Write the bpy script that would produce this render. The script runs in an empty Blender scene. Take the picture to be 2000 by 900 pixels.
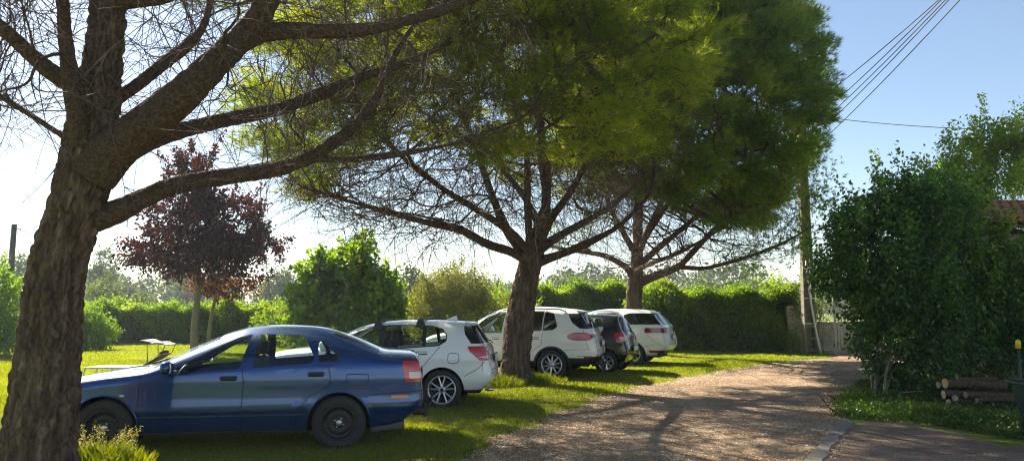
import bpy, bmesh, math, random
import numpy as np
from mathutils import Vector, Matrix, noise as mnoise
R = math.radians
PI = math.pi
rng = np.random.default_rng(7)
random.seed(7)
scene = bpy.context.scene
COL = scene.collection

# ------------------------------------------------------------------ camera
CAMH = 1.62
FPX = 1450.0
PITCH = math.atan(153 / FPX)
cam_d = bpy.data.cameras.new('camera'); cam = bpy.data.objects.new('camera', cam_d)
COL.objects.link(cam); scene.camera = cam
cam.location = (0, 0, CAMH); cam.rotation_euler = (PI / 2 + PITCH, 0, 0)
cam_d.sensor_width = 36; cam_d.lens = 36 * FPX / 2000
cam_d.clip_start = .05; cam_d.clip_end = 3000

def ray(px, py):
    u = (450 - py) / FPX
    return np.array([(px - 1000) / FPX, math.cos(PITCH) - u * math.sin(PITCH), math.sin(PITCH) + u * math.cos(PITCH)])
def at(px, py, Y):
    d = ray(px, py); return np.array([0, 0, CAMH]) + d * (Y / d[1])
def gnd(px, py, z=0.):
    d = ray(px, py); return np.array([0, 0, CAMH]) + d * ((z - CAMH) / d[2])

# ------------------------------------------------------------------ object helpers
def link(o, parent=None):
    COL.objects.link(o)
    if parent is not None: o.parent = parent
    return o
def tag(o, label=None, cat=None, group=None, kind=None):
    if label: o['label'] = label
    if cat: o['category'] = cat
    if group: o['group'] = group
    if kind: o['kind'] = kind
    return o
def empty(name, loc=(0, 0, 0), rz=0, parent=None):
    o = bpy.data.objects.new(name, None); o.location = loc; o.rotation_euler = (0, 0, rz)
    o.empty_display_size = .2
    return link(o, parent)
def npmesh(name, V, Fc, m=None, smooth=False, attr=None):
    """V (n,3), Fc (m,k)"""
    V = np.asarray(V, np.float32); Fc = np.asarray(Fc, np.int32)
    me = bpy.data.meshes.new(name)
    n, k = Fc.shape
    me.vertices.add(len(V)); me.vertices.foreach_set('co', V.ravel())
    me.loops.add(n * k); me.loops.foreach_set('vertex_index', Fc.ravel())
    me.polygons.add(n)
    me.polygons.foreach_set('loop_start', np.arange(0, n * k, k, dtype=np.int32))
    me.polygons.foreach_set('loop_total', np.full(n, k, np.int32))
    me.polygons.foreach_set('use_smooth', np.full(n, smooth, bool))
    if attr is not None:
        a = me.attributes.new('var', 'FLOAT', 'POINT'); a.data.foreach_set('value', np.asarray(attr, np.float32))
    me.update(calc_edges=True)
    if m: me.materials.append(m)
    return me
def npobj(name, V, Fc, m=None, parent=None, smooth=False, attr=None):
    return link(bpy.data.objects.new(name, npmesh(name, V, Fc, m, smooth, attr)), parent)

class MB:
    """collects simple shapes into one mesh"""
    def __init__(s): s.v = []; s.f = []; s.sm = []
    def add(s, vs, fs, smooth=False):
        o = len(s.v); s.v += [tuple(map(float, v)) for v in vs]
        for f in fs: s.f.append(tuple(i + o for i in f)); s.sm.append(smooth)
        return s
    def box(s, c, d, M=None, bev=0.):
        x, y, z = d[0] / 2, d[1] / 2, d[2] / 2
        if bev <= 0:
            vs = [(a * x, b * y, e * z) for a in (-1, 1) for b in (-1, 1) for e in (-1, 1)]
            fs = [(0, 1, 3, 2), (4, 6, 7, 5), (0, 4, 5, 1), (2, 3, 7, 6), (0, 2, 6, 4), (1, 5, 7, 3)]
        else:
            bm = bmesh.new(); bmesh.ops.create_cube(bm, size=1)
            for v in bm.verts: v.co = Vector((v.co.x * d[0], v.co.y * d[1], v.co.z * d[2]))
            bmesh.ops.bevel(bm, geom=bm.edges[:], offset=min(bev, .45 * min(d)), segments=2, affect='EDGES', profile=.6)
            bm.verts.index_update()
            vs = [tuple(v.co) for v in bm.verts]; fs = [tuple(v.index for v in f.verts) for f in bm.faces]; bm.free()
        c = Vector(c)
        if M is None: vs = [Vector(v) + c for v in vs]
        else: vs = [M @ Vector(v) + c for v in vs]
        return s.add(vs, fs, bev > 0)
    def tube(s, pts, rad, k=8, cap=True, smooth=True):
        pts = np.asarray(pts, float); n = len(pts)
        rad = np.full(n, rad) if np.isscalar(rad) else np.asarray(rad)
        V = tube_batch(pts[None], rad[None], k)[0]
        fs = []
        for i in range(n - 1):
            for j in range(k):
                fs.append((i * k + j, i * k + (j + 1) % k, (i + 1) * k + (j + 1) % k, (i + 1) * k + j))
        if cap: fs.append(tuple(range(k - 1, -1, -1))); fs.append(tuple((n - 1) * k + j for j in range(k)))
        return s.add(V, fs, smooth)
    def lathe(s, prof, k=32, axis='y', c=(0, 0, 0), closed=False):
        """prof list of (r, h) ; axis of rotation"""
        vs = []
        for r, h in prof:
            for j in range(k):
                a = 2 * PI * j / k
                if axis == 'y': vs.append((c[0] + r * math.cos(a), c[1] + h, c[2] + r * math.sin(a)))
                else: vs.append((c[0] + r * math.cos(a), c[1] + r * math.sin(a), c[2] + h))
        fs = []; n = len(prof)
        for i in range(n - 1 + (1 if closed else 0)):
            i2 = (i + 1) % n
            for j in range(k): fs.append((i * k + j, i * k + (j + 1) % k, i2 * k + (j + 1) % k, i2 * k + j))
        return s.add(vs, fs, True)
    def ball(s, c, d, M=None, nu=12, nv=8, p=1.):
        vs = []; fs = []
        for i in range(nv + 1):
            t = PI * i / nv
            for j in range(nu):
                a = 2 * PI * j / nu
                q = [math.sin(t) * math.cos(a), math.sin(t) * math.sin(a), math.cos(t)]
                q = [math.copysign(abs(x) ** p, x) for x in q]
                v = Vector((q[0] * d[0] / 2, q[1] * d[1] / 2, q[2] * d[2] / 2))
                vs.append((M @ v if M is not None else v) + Vector(c))
        for i in range(nv):
            for j in range(nu): fs.append((i * nu + j, (i + 1) * nu + j, (i + 1) * nu + (j + 1) % nu, i * nu + (j + 1) % nu))
        return s.add(vs, fs, True)
    def build(s, name, m=None, parent=None):
        me = bpy.data.meshes.new(name); me.from_pydata(s.v, [], s.f)
        me.polygons.foreach_set('use_smooth', s.sm); me.update()
        if m: me.materials.append(m)
        return link(bpy.data.objects.new(name, me), parent)

def nrm(a): return a / (np.linalg.norm(a, axis=-1, keepdims=True) + 1e-9)
def tube_batch(P, Rd, k):
    """P (m,n,3) Rd (m,n) -> (m,n*k,3)"""
    T = np.empty_like(P); T[:, 1:-1] = P[:, 2:] - P[:, :-2]; T[:, 0] = P[:, 1] - P[:, 0]; T[:, -1] = P[:, -1] - P[:, -2]
    T = nrm(T)
    M = nrm(P[:, -1] - P[:, 0])
    ref = np.where(np.abs(M[:, 2:3]) < .8, np.array([[0, 0, 1.]]), np.array([[1., 0, 0]]))[:, None, :]
    A = nrm(np.cross(T, np.broadcast_to(ref, T.shape))); B = np.cross(T, A)
    an = np.arange(k) * 2 * PI / k
    V = P[:, :, None, :] + Rd[:, :, None, None] * (A[:, :, None, :] * np.cos(an)[None, None, :, None] + B[:, :, None, :] * np.sin(an)[None, None, :, None])
    return V.reshape(P.shape[0], -1, 3)

class Tubes:
    """many tubes grouped by (points, sides)"""
    def __init__(s): s.g = {}
    def add(s, pts, rad, k=5):
        s.g.setdefault((len(pts), k), ([], []))
        s.g[(len(pts), k)][0].append(pts); s.g[(len(pts), k)][1].append(rad)
    def build(s, name, m, parent=None):
        VV = []; FF = []; off = 0
        for (n, k), (P, Rd) in s.g.items():
            V = tube_batch(np.array(P, float), np.array(Rd, float), k); mm = len(V)
            i, j = np.meshgrid(np.arange(n - 1), np.arange(k), indexing='ij')
            f = np.stack([i * k + j, i * k + (j + 1) % k, (i + 1) * k + (j + 1) % k, (i + 1) * k + j], -1).reshape(-1, 4)
            f = (f[None] + (np.arange(mm) * n * k)[:, None, None] + off).reshape(-1, 4)
            VV.append(V.reshape(-1, 3)); FF.append(f); off += mm * n * k
        return npobj(name, np.concatenate(VV), np.concatenate(FF), m, parent, True)

# ------------------------------------------------------------------ materials
def new_mat(name):
    m = bpy.data.materials.new(name); m.use_nodes = True
    nt = m.node_tree; nt.nodes.clear()
    out = nt.nodes.new('ShaderNodeOutputMaterial')
    return m, nt, out
def N(nt, t, **kw):
    n = nt.nodes.new(t)
    for k, v in kw.items():
        if k in n.inputs.keys(): n.inputs[k].default_value = v
        else: setattr(n, k, v)
    return n
def ramp(nt, stops, fac=None):
    r = nt.nodes.new('ShaderNodeValToRGB')
    while len(r.color_ramp.elements) < len(stops): r.color_ramp.elements.new(.5)
    for e, (p, c) in zip(r.color_ramp.elements, stops): e.position = p; e.color = (*c, 1)
    if fac is not None: nt.links.new(fac, r.inputs[0])
    return r
def pbr(name, col, rough=.5, metal=0., coat=0., coatr=.05, var=0., vscale=20., bump=0., bscale=60., spec=.5, dirt=None):
    m, nt, out = new_mat(name)
    b = nt.nodes.new('ShaderNodeBsdfPrincipled'); nt.links.new(b.outputs[0], out.inputs[0])
    b.inputs['Base Color'].default_value = (*col, 1); b.inputs['Roughness'].default_value = rough
    b.inputs['Metallic'].default_value = metal; b.inputs['Coat Weight'].default_value = coat
    b.inputs['Coat Roughness'].default_value = coatr; b.inputs['Specular IOR Level'].default_value = spec
    tc = nt.nodes.new('ShaderNodeTexCoord')
    if var > 0:
        nz = N(nt, 'ShaderNodeTexNoise', Scale=vscale, Detail=5.); nt.links.new(tc.outputs['Object'], nz.inputs['Vector'])
        c0 = tuple(max(0, c * (1 - var)) for c in col); c1 = tuple(min(1, c * (1 + var)) for c in col)
        r = ramp(nt, [(.3, c0), (.7, c1)], nz.outputs[0]); nt.links.new(r.outputs[0], b.inputs['Base Color'])
    if dirt is not None:   # (dirt colour, z height): road film low on a car body
        nz = N(nt, 'ShaderNodeTexNoise', Scale=9., Detail=6.); nt.links.new(tc.outputs['Object'], nz.inputs['Vector'])
        sx = nt.nodes.new('ShaderNodeSeparateXYZ'); nt.links.new(tc.outputs['Object'], sx.inputs[0])
        mr = N(nt, 'ShaderNodeMapRange'); mr.inputs[1].default_value = dirt[1]; mr.inputs[2].default_value = .1
        nt.links.new(sx.outputs[2], mr.inputs[0])
        mu = nt.nodes.new('ShaderNodeMath'); mu.operation = 'MULTIPLY'; nt.links.new(mr.outputs[0], mu.inputs[0]); nt.links.new(nz.outputs[0], mu.inputs[1])
        mx = nt.nodes.new('ShaderNodeMix'); mx.data_type = 'RGBA'; nt.links.new(mu.outputs[0], mx.inputs[0])
        mx.inputs[6].default_value = (*col, 1); mx.inputs[7].default_value = (*dirt[0], 1)
        nt.links.new(mx.outputs[2], b.inputs['Base Color'])
    if bump > 0:
        nz = N(nt, 'ShaderNodeTexNoise', Scale=bscale, Detail=4.); nt.links.new(tc.outputs['Object'], nz.inputs['Vector'])
        bp = N(nt, 'ShaderNodeBump', Strength=bump, Distance=.01); nt.links.new(nz.outputs[0], bp.inputs['Height'])
        nt.links.new(bp.outputs[0], b.inputs['Normal'])
    return m
def leaf_mat(name, stops, trans=.45, gloss=.08, tint=(1.25, 1.2, .5)):
    m, nt, out = new_mat(name)
    at_ = N(nt, 'ShaderNodeAttribute', attribute_name='var')
    r = ramp(nt, stops, at_.outputs['Fac'])
    d = nt.nodes.new('ShaderNodeBsdfDiffuse'); t = nt.nodes.new('ShaderNodeBsdfTranslucent')
    g = N(nt, 'ShaderNodeBsdfGlossy', Roughness=.45)
    nt.links.new(r.outputs[0], d.inputs[0])
    mul = nt.nodes.new('ShaderNodeMix'); mul.data_type = 'RGBA'; mul.blend_type = 'MULTIPLY'; mul.inputs[0].default_value = 1
    nt.links.new(r.outputs[0], mul.inputs[6]); mul.inputs[7].default_value = (*[x * 1.6 for x in tint], 1)
    mul.clamp_result = False
    nt.links.new(mul.outputs[2], t.inputs[0])
    m1 = N(nt, 'ShaderNodeMixShader'); m1.inputs[0].default_value = trans
    nt.links.new(d.outputs[0], m1.inputs[1]); nt.links.new(t.outputs[0], m1.inputs[2])
    m2 = N(nt, 'ShaderNodeMixShader'); m2.inputs[0].default_value = gloss
    nt.links.new(m1.outputs[0], m2.inputs[1]); nt.links.new(g.outputs[0], m2.inputs[2])
    nt.links.new(m2.outputs[0], out.inputs[0])
    return m
def glass_mat(name, tint=(.75, .82, .8), refl=1.45, dark=1.):
    m, nt, out = new_mat(name)
    fr = N(nt, 'ShaderNodeFresnel', IOR=refl); tr = nt.nodes.new('ShaderNodeBsdfTransparent'); gl = N(nt, 'ShaderNodeBsdfGlossy', Roughness=.015)
    tr.inputs[0].default_value = (*[c * dark for c in tint], 1)
    gl.inputs[0].default_value = (.95, .97, 1, 1)
    # keep the reflection the same from both faces of the thin pane
    geo = nt.nodes.new('ShaderNodeNewGeometry')
    mx = nt.nodes.new('ShaderNodeMixShader')
    nt.links.new(fr.outputs[0], mx.inputs[0]); nt.links.new(tr.outputs[0], mx.inputs[1]); nt.links.new(gl.outputs[0], mx.inputs[2])
    m2 = nt.nodes.new('ShaderNodeMixShader'); nt.links.new(geo.outputs['Backfacing'], m2.inputs[0])
    nt.links.new(mx.outputs[0], m2.inputs[1]); nt.links.new(tr.outputs[0], m2.inputs[2])
    nt.links.new(m2.outputs[0], out.inputs[0])
    return m
def bark_mat(name, cols, scale=1., stretch=.28, bump=.7):
    m, nt, out = new_mat(name)
    b = nt.nodes.new('ShaderNodeBsdfPrincipled'); nt.links.new(b.outputs[0], out.inputs[0]); b.inputs['Roughness'].default_value = .9
    b.inputs['Specular IOR Level'].default_value = .2
    tc = nt.nodes.new('ShaderNodeTexCoord'); mp = nt.nodes.new('ShaderNodeMapping'); mp.inputs['Scale'].default_value = (1, 1, stretch)
    nt.links.new(tc.outputs['Object'], mp.inputs[0])
    nz = N(nt, 'ShaderNodeTexNoise', Scale=14 * scale, Detail=8., Roughness=.65); nt.links.new(mp.outputs[0], nz.inputs['Vector'])
    vo = N(nt, 'ShaderNodeTexVoronoi', Scale=24 * scale); vo.feature = 'F1'; nt.links.new(mp.outputs[0], vo.inputs['Vector'])
    rc = ramp(nt, cols, nz.outputs[0])
    sc = nt.nodes.new('ShaderNodeSeparateColor'); nt.links.new(vo.outputs['Color'], sc.inputs[0])
    r2 = ramp(nt, [(0, (.62, .62, .62)), (1, (1.0, 1.0, 1.0))], sc.outputs[0])
    mul = nt.nodes.new('ShaderNodeMix'); mul.data_type = 'RGBA'; mul.blend_type = 'MULTIPLY'; mul.inputs[0].default_value = .35
    nt.links.new(rc.outputs[0], mul.inputs[6]); nt.links.new(r2.outputs[0], mul.inputs[7]); nt.links.new(mul.outputs[2], b.inputs['Base Color'])
    ad = nt.nodes.new('ShaderNodeMath'); ad.operation = 'ADD'; nt.links.new(nz.outputs[0], ad.inputs[0]); nt.links.new(vo.outputs['Distance'], ad.inputs[1])
    bp = N(nt, 'ShaderNodeBump', Strength=bump, Distance=.03); nt.links.new(ad.outputs[0], bp.inputs['Height']); nt.links.new(bp.outputs[0], b.inputs['Normal'])
    return m

M = {}
M['bark'] = bark_mat('pine bark', [(.30, (.045, .028, .022)), (.46, (.10, .064, .049)), (.60, (.175, .12, .092)), (.74, (.33, .25, .20))], 1.0, .26, .9)
M['limb'] = bark_mat('pine limb bark', [(.3, (.05, .031, .024)), (.5, (.10, .064, .048)), (.72, (.19, .135, .105))], 2.2, 1., .7)
M['twig'] = pbr('dry twig', (.10, .065, .048), .9, var=.35, vscale=3)
M['greybark'] = bark_mat('smooth bark', [(.3, (.16, .14, .09)), (.6, (.28, .25, .16)), (.75, (.33, .31, .24))], 2., .5, .3)
M['needle_yellow'] = leaf_mat('yellow green needles', [(0, (.075, .115, .012)), (.5, (.165, .22, .018)), (.86, (.26, .30, .03)), (.97, (.32, .25, .08))], .6, .03)
M['needle_green'] = leaf_mat('green needles', [(0, (.05, .10, .010)), (.5, (.115, .195, .016)), (.88, (.22, .29, .026)), (.98, (.24, .19, .07))], .6, .03)
M['leaf_bright'] = leaf_mat('bright broad leaf', [(0, (.06, .13, .008)), (.5, (.12, .22, .012)), (1, (.20, .30, .018))], .5, .06)
M['leaf_olive'] = leaf_mat('small olive leaf', [(0, (.07, .085, .02)), (.5, (.13, .145, .03)), (1, (.20, .21, .05))], .5, .05)
M['leaf_hedge'] = leaf_mat('hedge leaf', [(0, (.06, .12, .010)), (.5, (.14, .23, .016)), (1, (.26, .33, .025))], .55, .05)
M['leaf_dark'] = leaf_mat('glossy dark leaf', [(0, (.016, .055, .007)), (.5, (.038, .11, .012)), (1, (.10, .20, .018))], .45, .05)
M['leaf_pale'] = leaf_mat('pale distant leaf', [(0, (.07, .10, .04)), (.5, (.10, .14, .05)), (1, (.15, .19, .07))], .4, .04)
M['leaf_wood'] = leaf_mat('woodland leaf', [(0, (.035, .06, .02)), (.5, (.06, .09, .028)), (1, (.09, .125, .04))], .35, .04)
M['leaf_purple'] = leaf_mat('copper maple leaf', [(0, (.020, .005, .008)), (.55, (.042, .010, .013)), (.85, (.085, .020, .016)), (1, (.13, .05, .02))], .3, .05, (1.3, .7, .6))
M['leaf_rust'] = leaf_mat('rusty young leaf', [(0, (.08, .045, .015)), (.5, (.17, .09, .02)), (1, (.26, .15, .03))], .5, .05, (1.3, .9, .5))
M['grass'] = leaf_mat('grass blade', [(0, (.10, .145, .010)), (.5, (.205, .25, .014)), (.9, (.30, .32, .02)), (1, (.34, .30, .12))], .55, .05, (1.3, 1.2, .4))
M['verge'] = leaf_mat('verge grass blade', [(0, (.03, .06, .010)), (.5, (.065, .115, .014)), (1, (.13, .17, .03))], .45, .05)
M['seed'] = leaf_mat('grass seed head', [(0, (.22, .20, .10)), (1, (.36, .33, .18))], .4, .03)
M['white_paint'] = pbr('white car paint', (.84, .83, .81), .35, 0, 1., .04, dirt=((.5, .45, .38), .6))
M['blue_paint'] = pbr('dark blue metallic paint', (.002, .048, .20), .22, .55, 1., .03, dirt=((.05, .05, .06), .5))
M['black_paint'] = pbr('black car paint', (.004, .006, .014), .3, .1, 1., .03)
M['seam'] = pbr('panel gap', (.01, .01, .01), .8)
M['black_plastic'] = pbr('black plastic', (.022, .022, .023), .55, bump=.15, bscale=300)
M['grey_plastic'] = pbr('grey sill plastic', (.05, .052, .056), .5)
M['tyre'] = pbr('tyre rubber', (.025, .024, .023), .8, var=.3, vscale=8)
M['alloy'] = pbr('alloy', (.62, .62, .63), .28, .9)
M['steel_black'] = pbr('black steel wheel', (.018, .018, .019), .45, .3)
M['underbody'] = pbr('underbody', (.008, .008, .008), .9)
M['chrome'] = pbr('chrome', (.8, .8, .8), .1, 1.)
M['red_lens'] = pbr('red lens', (.55, .012, .012), .15, 0, 1., .03)
M['dark_red_lens'] = pbr('dark red lens', (.22, .01, .015), .15, 0, 1., .03)
M['clear_lens'] = pbr('pale lens', (.72, .55, .50), .12, 0, 1., .03)
M['amber_lens'] = pbr('amber lens', (.65, .16, .02), .2, 0, .6)
M['lamp_lens'] = pbr('headlight lens', (.6, .62, .65), .1, .3, 1.)
M['glass'] = glass_mat('car glass', (.78, .86, .84), 1.5)
M['glass_dark'] = glass_mat('privacy glass', (.75, .85, .84), 1.55, .35)
M['seat'] = pbr('seat fabric', (.05, .05, .055), .85, var=.2)
M['seat_light'] = pbr('grey seat fabric', (.22, .22, .22), .85, var=.2)
M['plate'] = pbr('number plate white', (.78, .78, .76), .4)
M['plate_text'] = pbr('number plate figures', (.02, .02, .02), .5)
M['silver'] = pbr('silver trim', (.55, .56, .57), .3, .8)
M['concrete'] = pbr('weathered concrete', (.19, .165, .12), .9, var=.28, vscale=5, bump=.5, bscale=40)
M['white_pipe'] = pbr('white conduit', (.62, .60, .54), .5, var=.08)
M['gate_metal'] = pbr('pale weathered gate', (.42, .40, .35), .6, var=.15, vscale=6)
M['cable'] = pbr('black cable', (.02, .02, .022), .6)
M['wood_pole'] = pbr('weathered timber', (.10, .09, .075), .9, var=.25, vscale=6)
M['log_bark'] = bark_mat('log bark', [(.3, (.05, .03, .02)), (.6, (.12, .08, .05)), (.8, (.2, .15, .10))], 1.5, 1., .6)  # bark colour darkened to carry the shade over the log pile
M['cut_wood'] = pbr('cut wood', (.52, .34, .15), .8, var=.2, vscale=25)
M['cut_wood_old'] = pbr('aged cut wood', (.38, .30, .22), .85, var=.2, vscale=25)
M['green_plastic'] = pbr('dark green plastic', (.012, .045, .035), .38, var=.15, vscale=5)
M['hose'] = pbr('dark hose', (.02, .03, .028), .4)
M['yellow'] = pbr('yellow cap', (.75, .55, .03), .5)
M['mortar'] = pbr('lime mortar', (.42, .36, .27), .95, var=.2, vscale=8, bump=.6)
M['stone'] = pbr('field stone', (.40, .35, .27), .9, var=.3, vscale=3, bump=.6, bscale=25)
M['tile'] = pbr('terracotta tile', (.36, .15, .08), .85, var=.45, vscale=4, bump=.4, bscale=30)
M['eave_wood'] = pbr('dark eave wood', (.06, .04, .03), .9, var=.3)
M['lounger_frame'] = pbr('lounger tube', (.45, .45, .44), .35, .7)
M['lounger_cloth'] = pbr('pale lounger cloth', (.50, .49, .47), .8, var=.06)
M['lounger_dark'] = pbr('dark striped cloth', (.05, .045, .045), .8)
M['kerbc'] = pbr('kerb concrete', (.19, .16, .13), .9, var=.25, vscale=4, bump=.6, bscale=60)
# ------------------------------------------------------------------ cars
def pchip(x, y, xi):
    x = np.asarray(x, float); y = np.asarray(y, float); h = np.diff(x); d = np.diff(y) / h
    m = np.zeros(len(x)); m[0] = d[0]; m[-1] = d[-1]
    for i in range(1, len(x) - 1):
        if d[i - 1] * d[i] > 0:
            w1 = 2 * h[i] + h[i - 1]; w2 = h[i] + 2 * h[i - 1]
            m[i] = (w1 + w2) / (w1 / d[i - 1] + w2 / d[i])
    xi = np.clip(xi, x[0], x[-1]); k = np.clip(np.searchsorted(x, xi) - 1, 0, len(h) - 1)
    t = (xi - x[k]) / h[k]
    return ((1 + 2 * t) * (1 - t) ** 2) * y[k] + t * (1 - t) ** 2 * h[k] * m[k] + t * t * (3 - 2 * t) * y[k + 1] + t * t * (t - 1) * h[k] * m[k + 1]

class Car:
    # keys: rows of (s, x_low, x_mid, x_belt, x_top, z_low, z_belt, z_top, w); s rises from rear to front
    def __init__(s, keys, tumble=.35, n=3.0, zmid=.55, crease=None, bulge=.035):
        K = np.array(keys, float); s.tumble = tumble; s.zmid = zmid
        S = []
        for i in range(len(K) - 1):
            L = max(abs(K[i + 1, 0] - K[i, 0]), .01); c = max(2, int(L / .045))
            S += list(K[i, 0] + (K[i + 1, 0] - K[i, 0]) * np.arange(c) / c)
        S.append(K[-1, 0]); S = np.array(S); s.S = S
        C = [pchip(K[:, 0], K[:, j], S) for j in range(1, 9)]
        NL, NU = 14, 26
        rings = []
        for i in range(len(S)):
            xl, xm, xb, xt, zl, zb, zt, w = [c[i] for c in C]
            ring = []
            ring.append((xl, 0, zl)); ring.append((xl, w * .5, zl)); ring.append((xl, w * .86, zl))
            zz = np.linspace(0, 1, NL)
            for q in zz:
                z = zl + (zb - zl) * (q ** .9)
                x = float(np.interp(z, [zl, zmid, zb], [xl, xm, xb])) if zl < zmid < zb else xl + (xb - xl) * q
                if zl < zmid < zb:   # smooth bumper bulge
                    x = float(pchip([zl, zmid, zb], [xl, xm, xb], np.array([z]))[0])
                if z < zmid: y = w * (1 - .075 * ((zmid - z) / max(zmid - zl, .01)) ** 2)
                else: y = w * (1 - .012 * ((z - zmid) / max(zb - zmid, .01)) ** 2)
                if crease:
                    for cz, cd, cw in crease: y += cd * math.exp(-((z - cz) / cw) ** 2) * min(1, w / .8)
                    # sharper tuck below the first crease
                if q == 0: y = w * .91
                ring.append((x, y, z))
            wb = w * .988; H = zt - zb
            for j in range(1, NU + 1):
                a = j / NU * PI / 2
                cx = math.cos(a) ** (2 / n); sx = math.sin(a) ** (2 / n)
                z = zb + H * sx; y = wb * cx * (1 - s.tumble * H * sx)
                x = xb + (xt - xb) * sx
                ring.append((x, y, z))
            rings.append(ring)
        s.rings = np.array(rings)     # (ns, nr, 3) y>0 half; first and last points at y=0
        ns, nr = s.rings.shape[:2]
        bm = s.bm = bmesh.new()
        idx = {}
        for i in range(ns):
            for j in range(nr):
                x, y, z = s.rings[i, j]
                if j in (0, nr - 1): v = bm.verts.new((x, 0, z)); idx[i, j, 1] = idx[i, j, -1] = v
                else: idx[i, j, 1] = bm.verts.new((x, y, z)); idx[i, j, -1] = bm.verts.new((x, -y, z))
        for i in range(ns - 1):
            for j in range(nr - 1):
                for sd in (1, -1):
                    q = [idx[i, j, sd], idx[i + 1, j, sd], idx[i + 1, j + 1, sd], idx[i, j + 1, sd]]
                    if sd == -1: q.reverse()
                    try: bm.faces.new(q)
                    except ValueError: pass
        # end caps, slightly bulged
        for i, dirx in ((0, -1), (ns - 1, 1)):
            NY = 16; grid = {}
            for j in range(nr):
                x, y, z = s.rings[i, j]
                for q in range(NY + 1):
                    f = 1 - 2 * q / NY
                    if q == 0: v = idx[i, j, 1]
                    elif q == NY: v = idx[i, j, -1]
                    elif j in (0, nr - 1): v = idx[i, j, 1]
                    else: v = bm.verts.new((x + dirx * bulge * (1 - f * f), y * f, z))
                    grid[j, q] = v
            for j in range(nr - 1):
                for q in range(NY):
                    vs = [grid[j, q], grid[j, q + 1], grid[j + 1, q + 1], grid[j + 1, q]]
                    u = []
                    for v in vs:
                        if v not in u: u.append(v)
                    if len(u) < 3: continue
                    if dirx > 0: u.reverse()
                    try: bm.faces.new(u)
                    except ValueError: pass
        bmesh.ops.recalc_face_normals(bm, faces=bm.faces[:])
        s.lay = bm.faces.layers.int.new('part')
    def y_at(s, x, z):
        """half width at local (x, z)"""
        A = s.rings[:, 3:, :].reshape(-1, 3); d = (A[:, 0] - x) ** 2 + (A[:, 2] - z) ** 2
        k = np.argsort(d)[:4]; w = 1 / (d[k] + 1e-5); return float((A[k, 1] * w).sum() / w.sum())
    def z_top(s, x, y=0):
        A = s.rings[:, 17:, :].reshape(-1, 3); d = (A[:, 0] - x) ** 2 + (A[:, 1] - abs(y)) ** 2
        d = d - .0 * A[:, 2]; k = np.argsort(d)[:3]; return float(A[k, 2].max())
    def cut(s, poly, ids, proj='side', side=0, cond=None, delete=False, only=(0,)):
        """convex poly in the projection plane; marks faces inside with ids (one id, or a dict for sides +1/-1)"""
        bm = s.bm; lay = s.lay
        ax = {'side': (0, 2), 'rear': (1, 2), 'front': (1, 2), 'top': (0, 1)}[proj]
        P = [np.array(p, float) for p in poly]
        ar = sum(P[i][0] * P[(i + 1) % len(P)][1] - P[(i + 1) % len(P)][0] * P[i][1] for i in range(len(P)))
        if ar < 0: P.reverse()
        lo = np.min(P, 0); hi = np.max(P, 0)
        res = []
        for sd in ((1, -1) if side == 0 and proj == 'side' else (side,)):
            cand = []
            for f in bm.faces:
                if f[lay] not in only: continue
                c = f.calc_center_median()
                if proj == 'side' and c.y * sd < .12: continue
                if cond and not cond(f, c): continue
                a = [v.co[ax[0]] for v in f.verts]; b = [v.co[ax[1]] for v in f.verts]
                if max(a) < lo[0] or min(a) > hi[0] or max(b) < lo[1] or min(b) > hi[1]: continue
                cand.append(f)
            for i in range(len(P)):
                if not cand: break
                p, q = P[i], P[(i + 1) % len(P)]; e = q - p
                if np.hypot(*e) < 1e-6: continue
                nn = np.array([e[1], -e[0]]); nn /= np.hypot(*nn)
                co = [0, 0, 0]; no = [0, 0, 0]
                co[ax[0]], co[ax[1]] = p; no[ax[0]], no[ax[1]] = nn
                geom = list(cand) + list({x for f in cand for x in f.edges}) + list({x for f in cand for x in f.verts})
                r = bmesh.ops.bisect_plane(bm, geom=geom, dist=1e-5, plane_co=co, plane_no=no)
                fs = [g for g in r['geom'] if isinstance(g, bmesh.types.BMFace) and g.is_valid]
                cand = []
                for f in fs:
                    c = f.calc_center_median()
                    if (c[ax[0]] - p[0]) * nn[0] + (c[ax[1]] - p[1]) * nn[1] < 0: cand.append(f)
            if delete: bmesh.ops.delete(bm, geom=cand, context='FACES')
            else:
                k = ids[sd] if isinstance(ids, dict) else ids
                for f in cand: f[lay] = k
    def seam(s, pts, wd=.009, ids=99, proj='side', cond=None, only=(0,)):
        for a, b in zip(pts[:-1], pts[1:]):
            a = np.array(a, float); b = np.array(b, float); e = b - a; L = np.hypot(*e)
            if L < 1e-4: continue
            e /= L; n = np.array([-e[1], e[0]]) * wd / 2; a = a - e * wd * .4; b = b + e * wd * .4
            s.cut([a - n, b - n, b + n, a + n], ids, proj, cond=cond, only=only)
    def extract(s, idv, name, mats, parent, seam_idx=False, offset=0.):
        """faces with part id in idv -> a mesh object"""
        ids = idv if isinstance(idv, (tuple, list)) else [idv]
        vmap = {}; vs = []; fs = []; mi = []
        for f in s.bm.faces:
            k = f[s.lay]
            if k in ids:
                t = []
                for v in f.verts:
                    if v not in vmap:
                        vmap[v] = len(vs); vs.append(tuple(v.co + v.normal * (offset if k != 99 else -.004)) if offset and k != 99 else tuple(v.co))
                    t.append(vmap[v])
                fs.append(t); mi.append(ids.index(k))
        if not fs: return None
        me = bpy.data.meshes.new(name); me.from_pydata(vs, [], fs)
        for m in mats: me.materials.append(m)
        me.polygons.foreach_set('material_index', [min(i, len(mats) - 1) for i in mi])
        me.polygons.foreach_set('use_smooth', [True] * len(fs)); me.update()
        return link(bpy.data.objects.new(name, me), parent)

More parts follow.
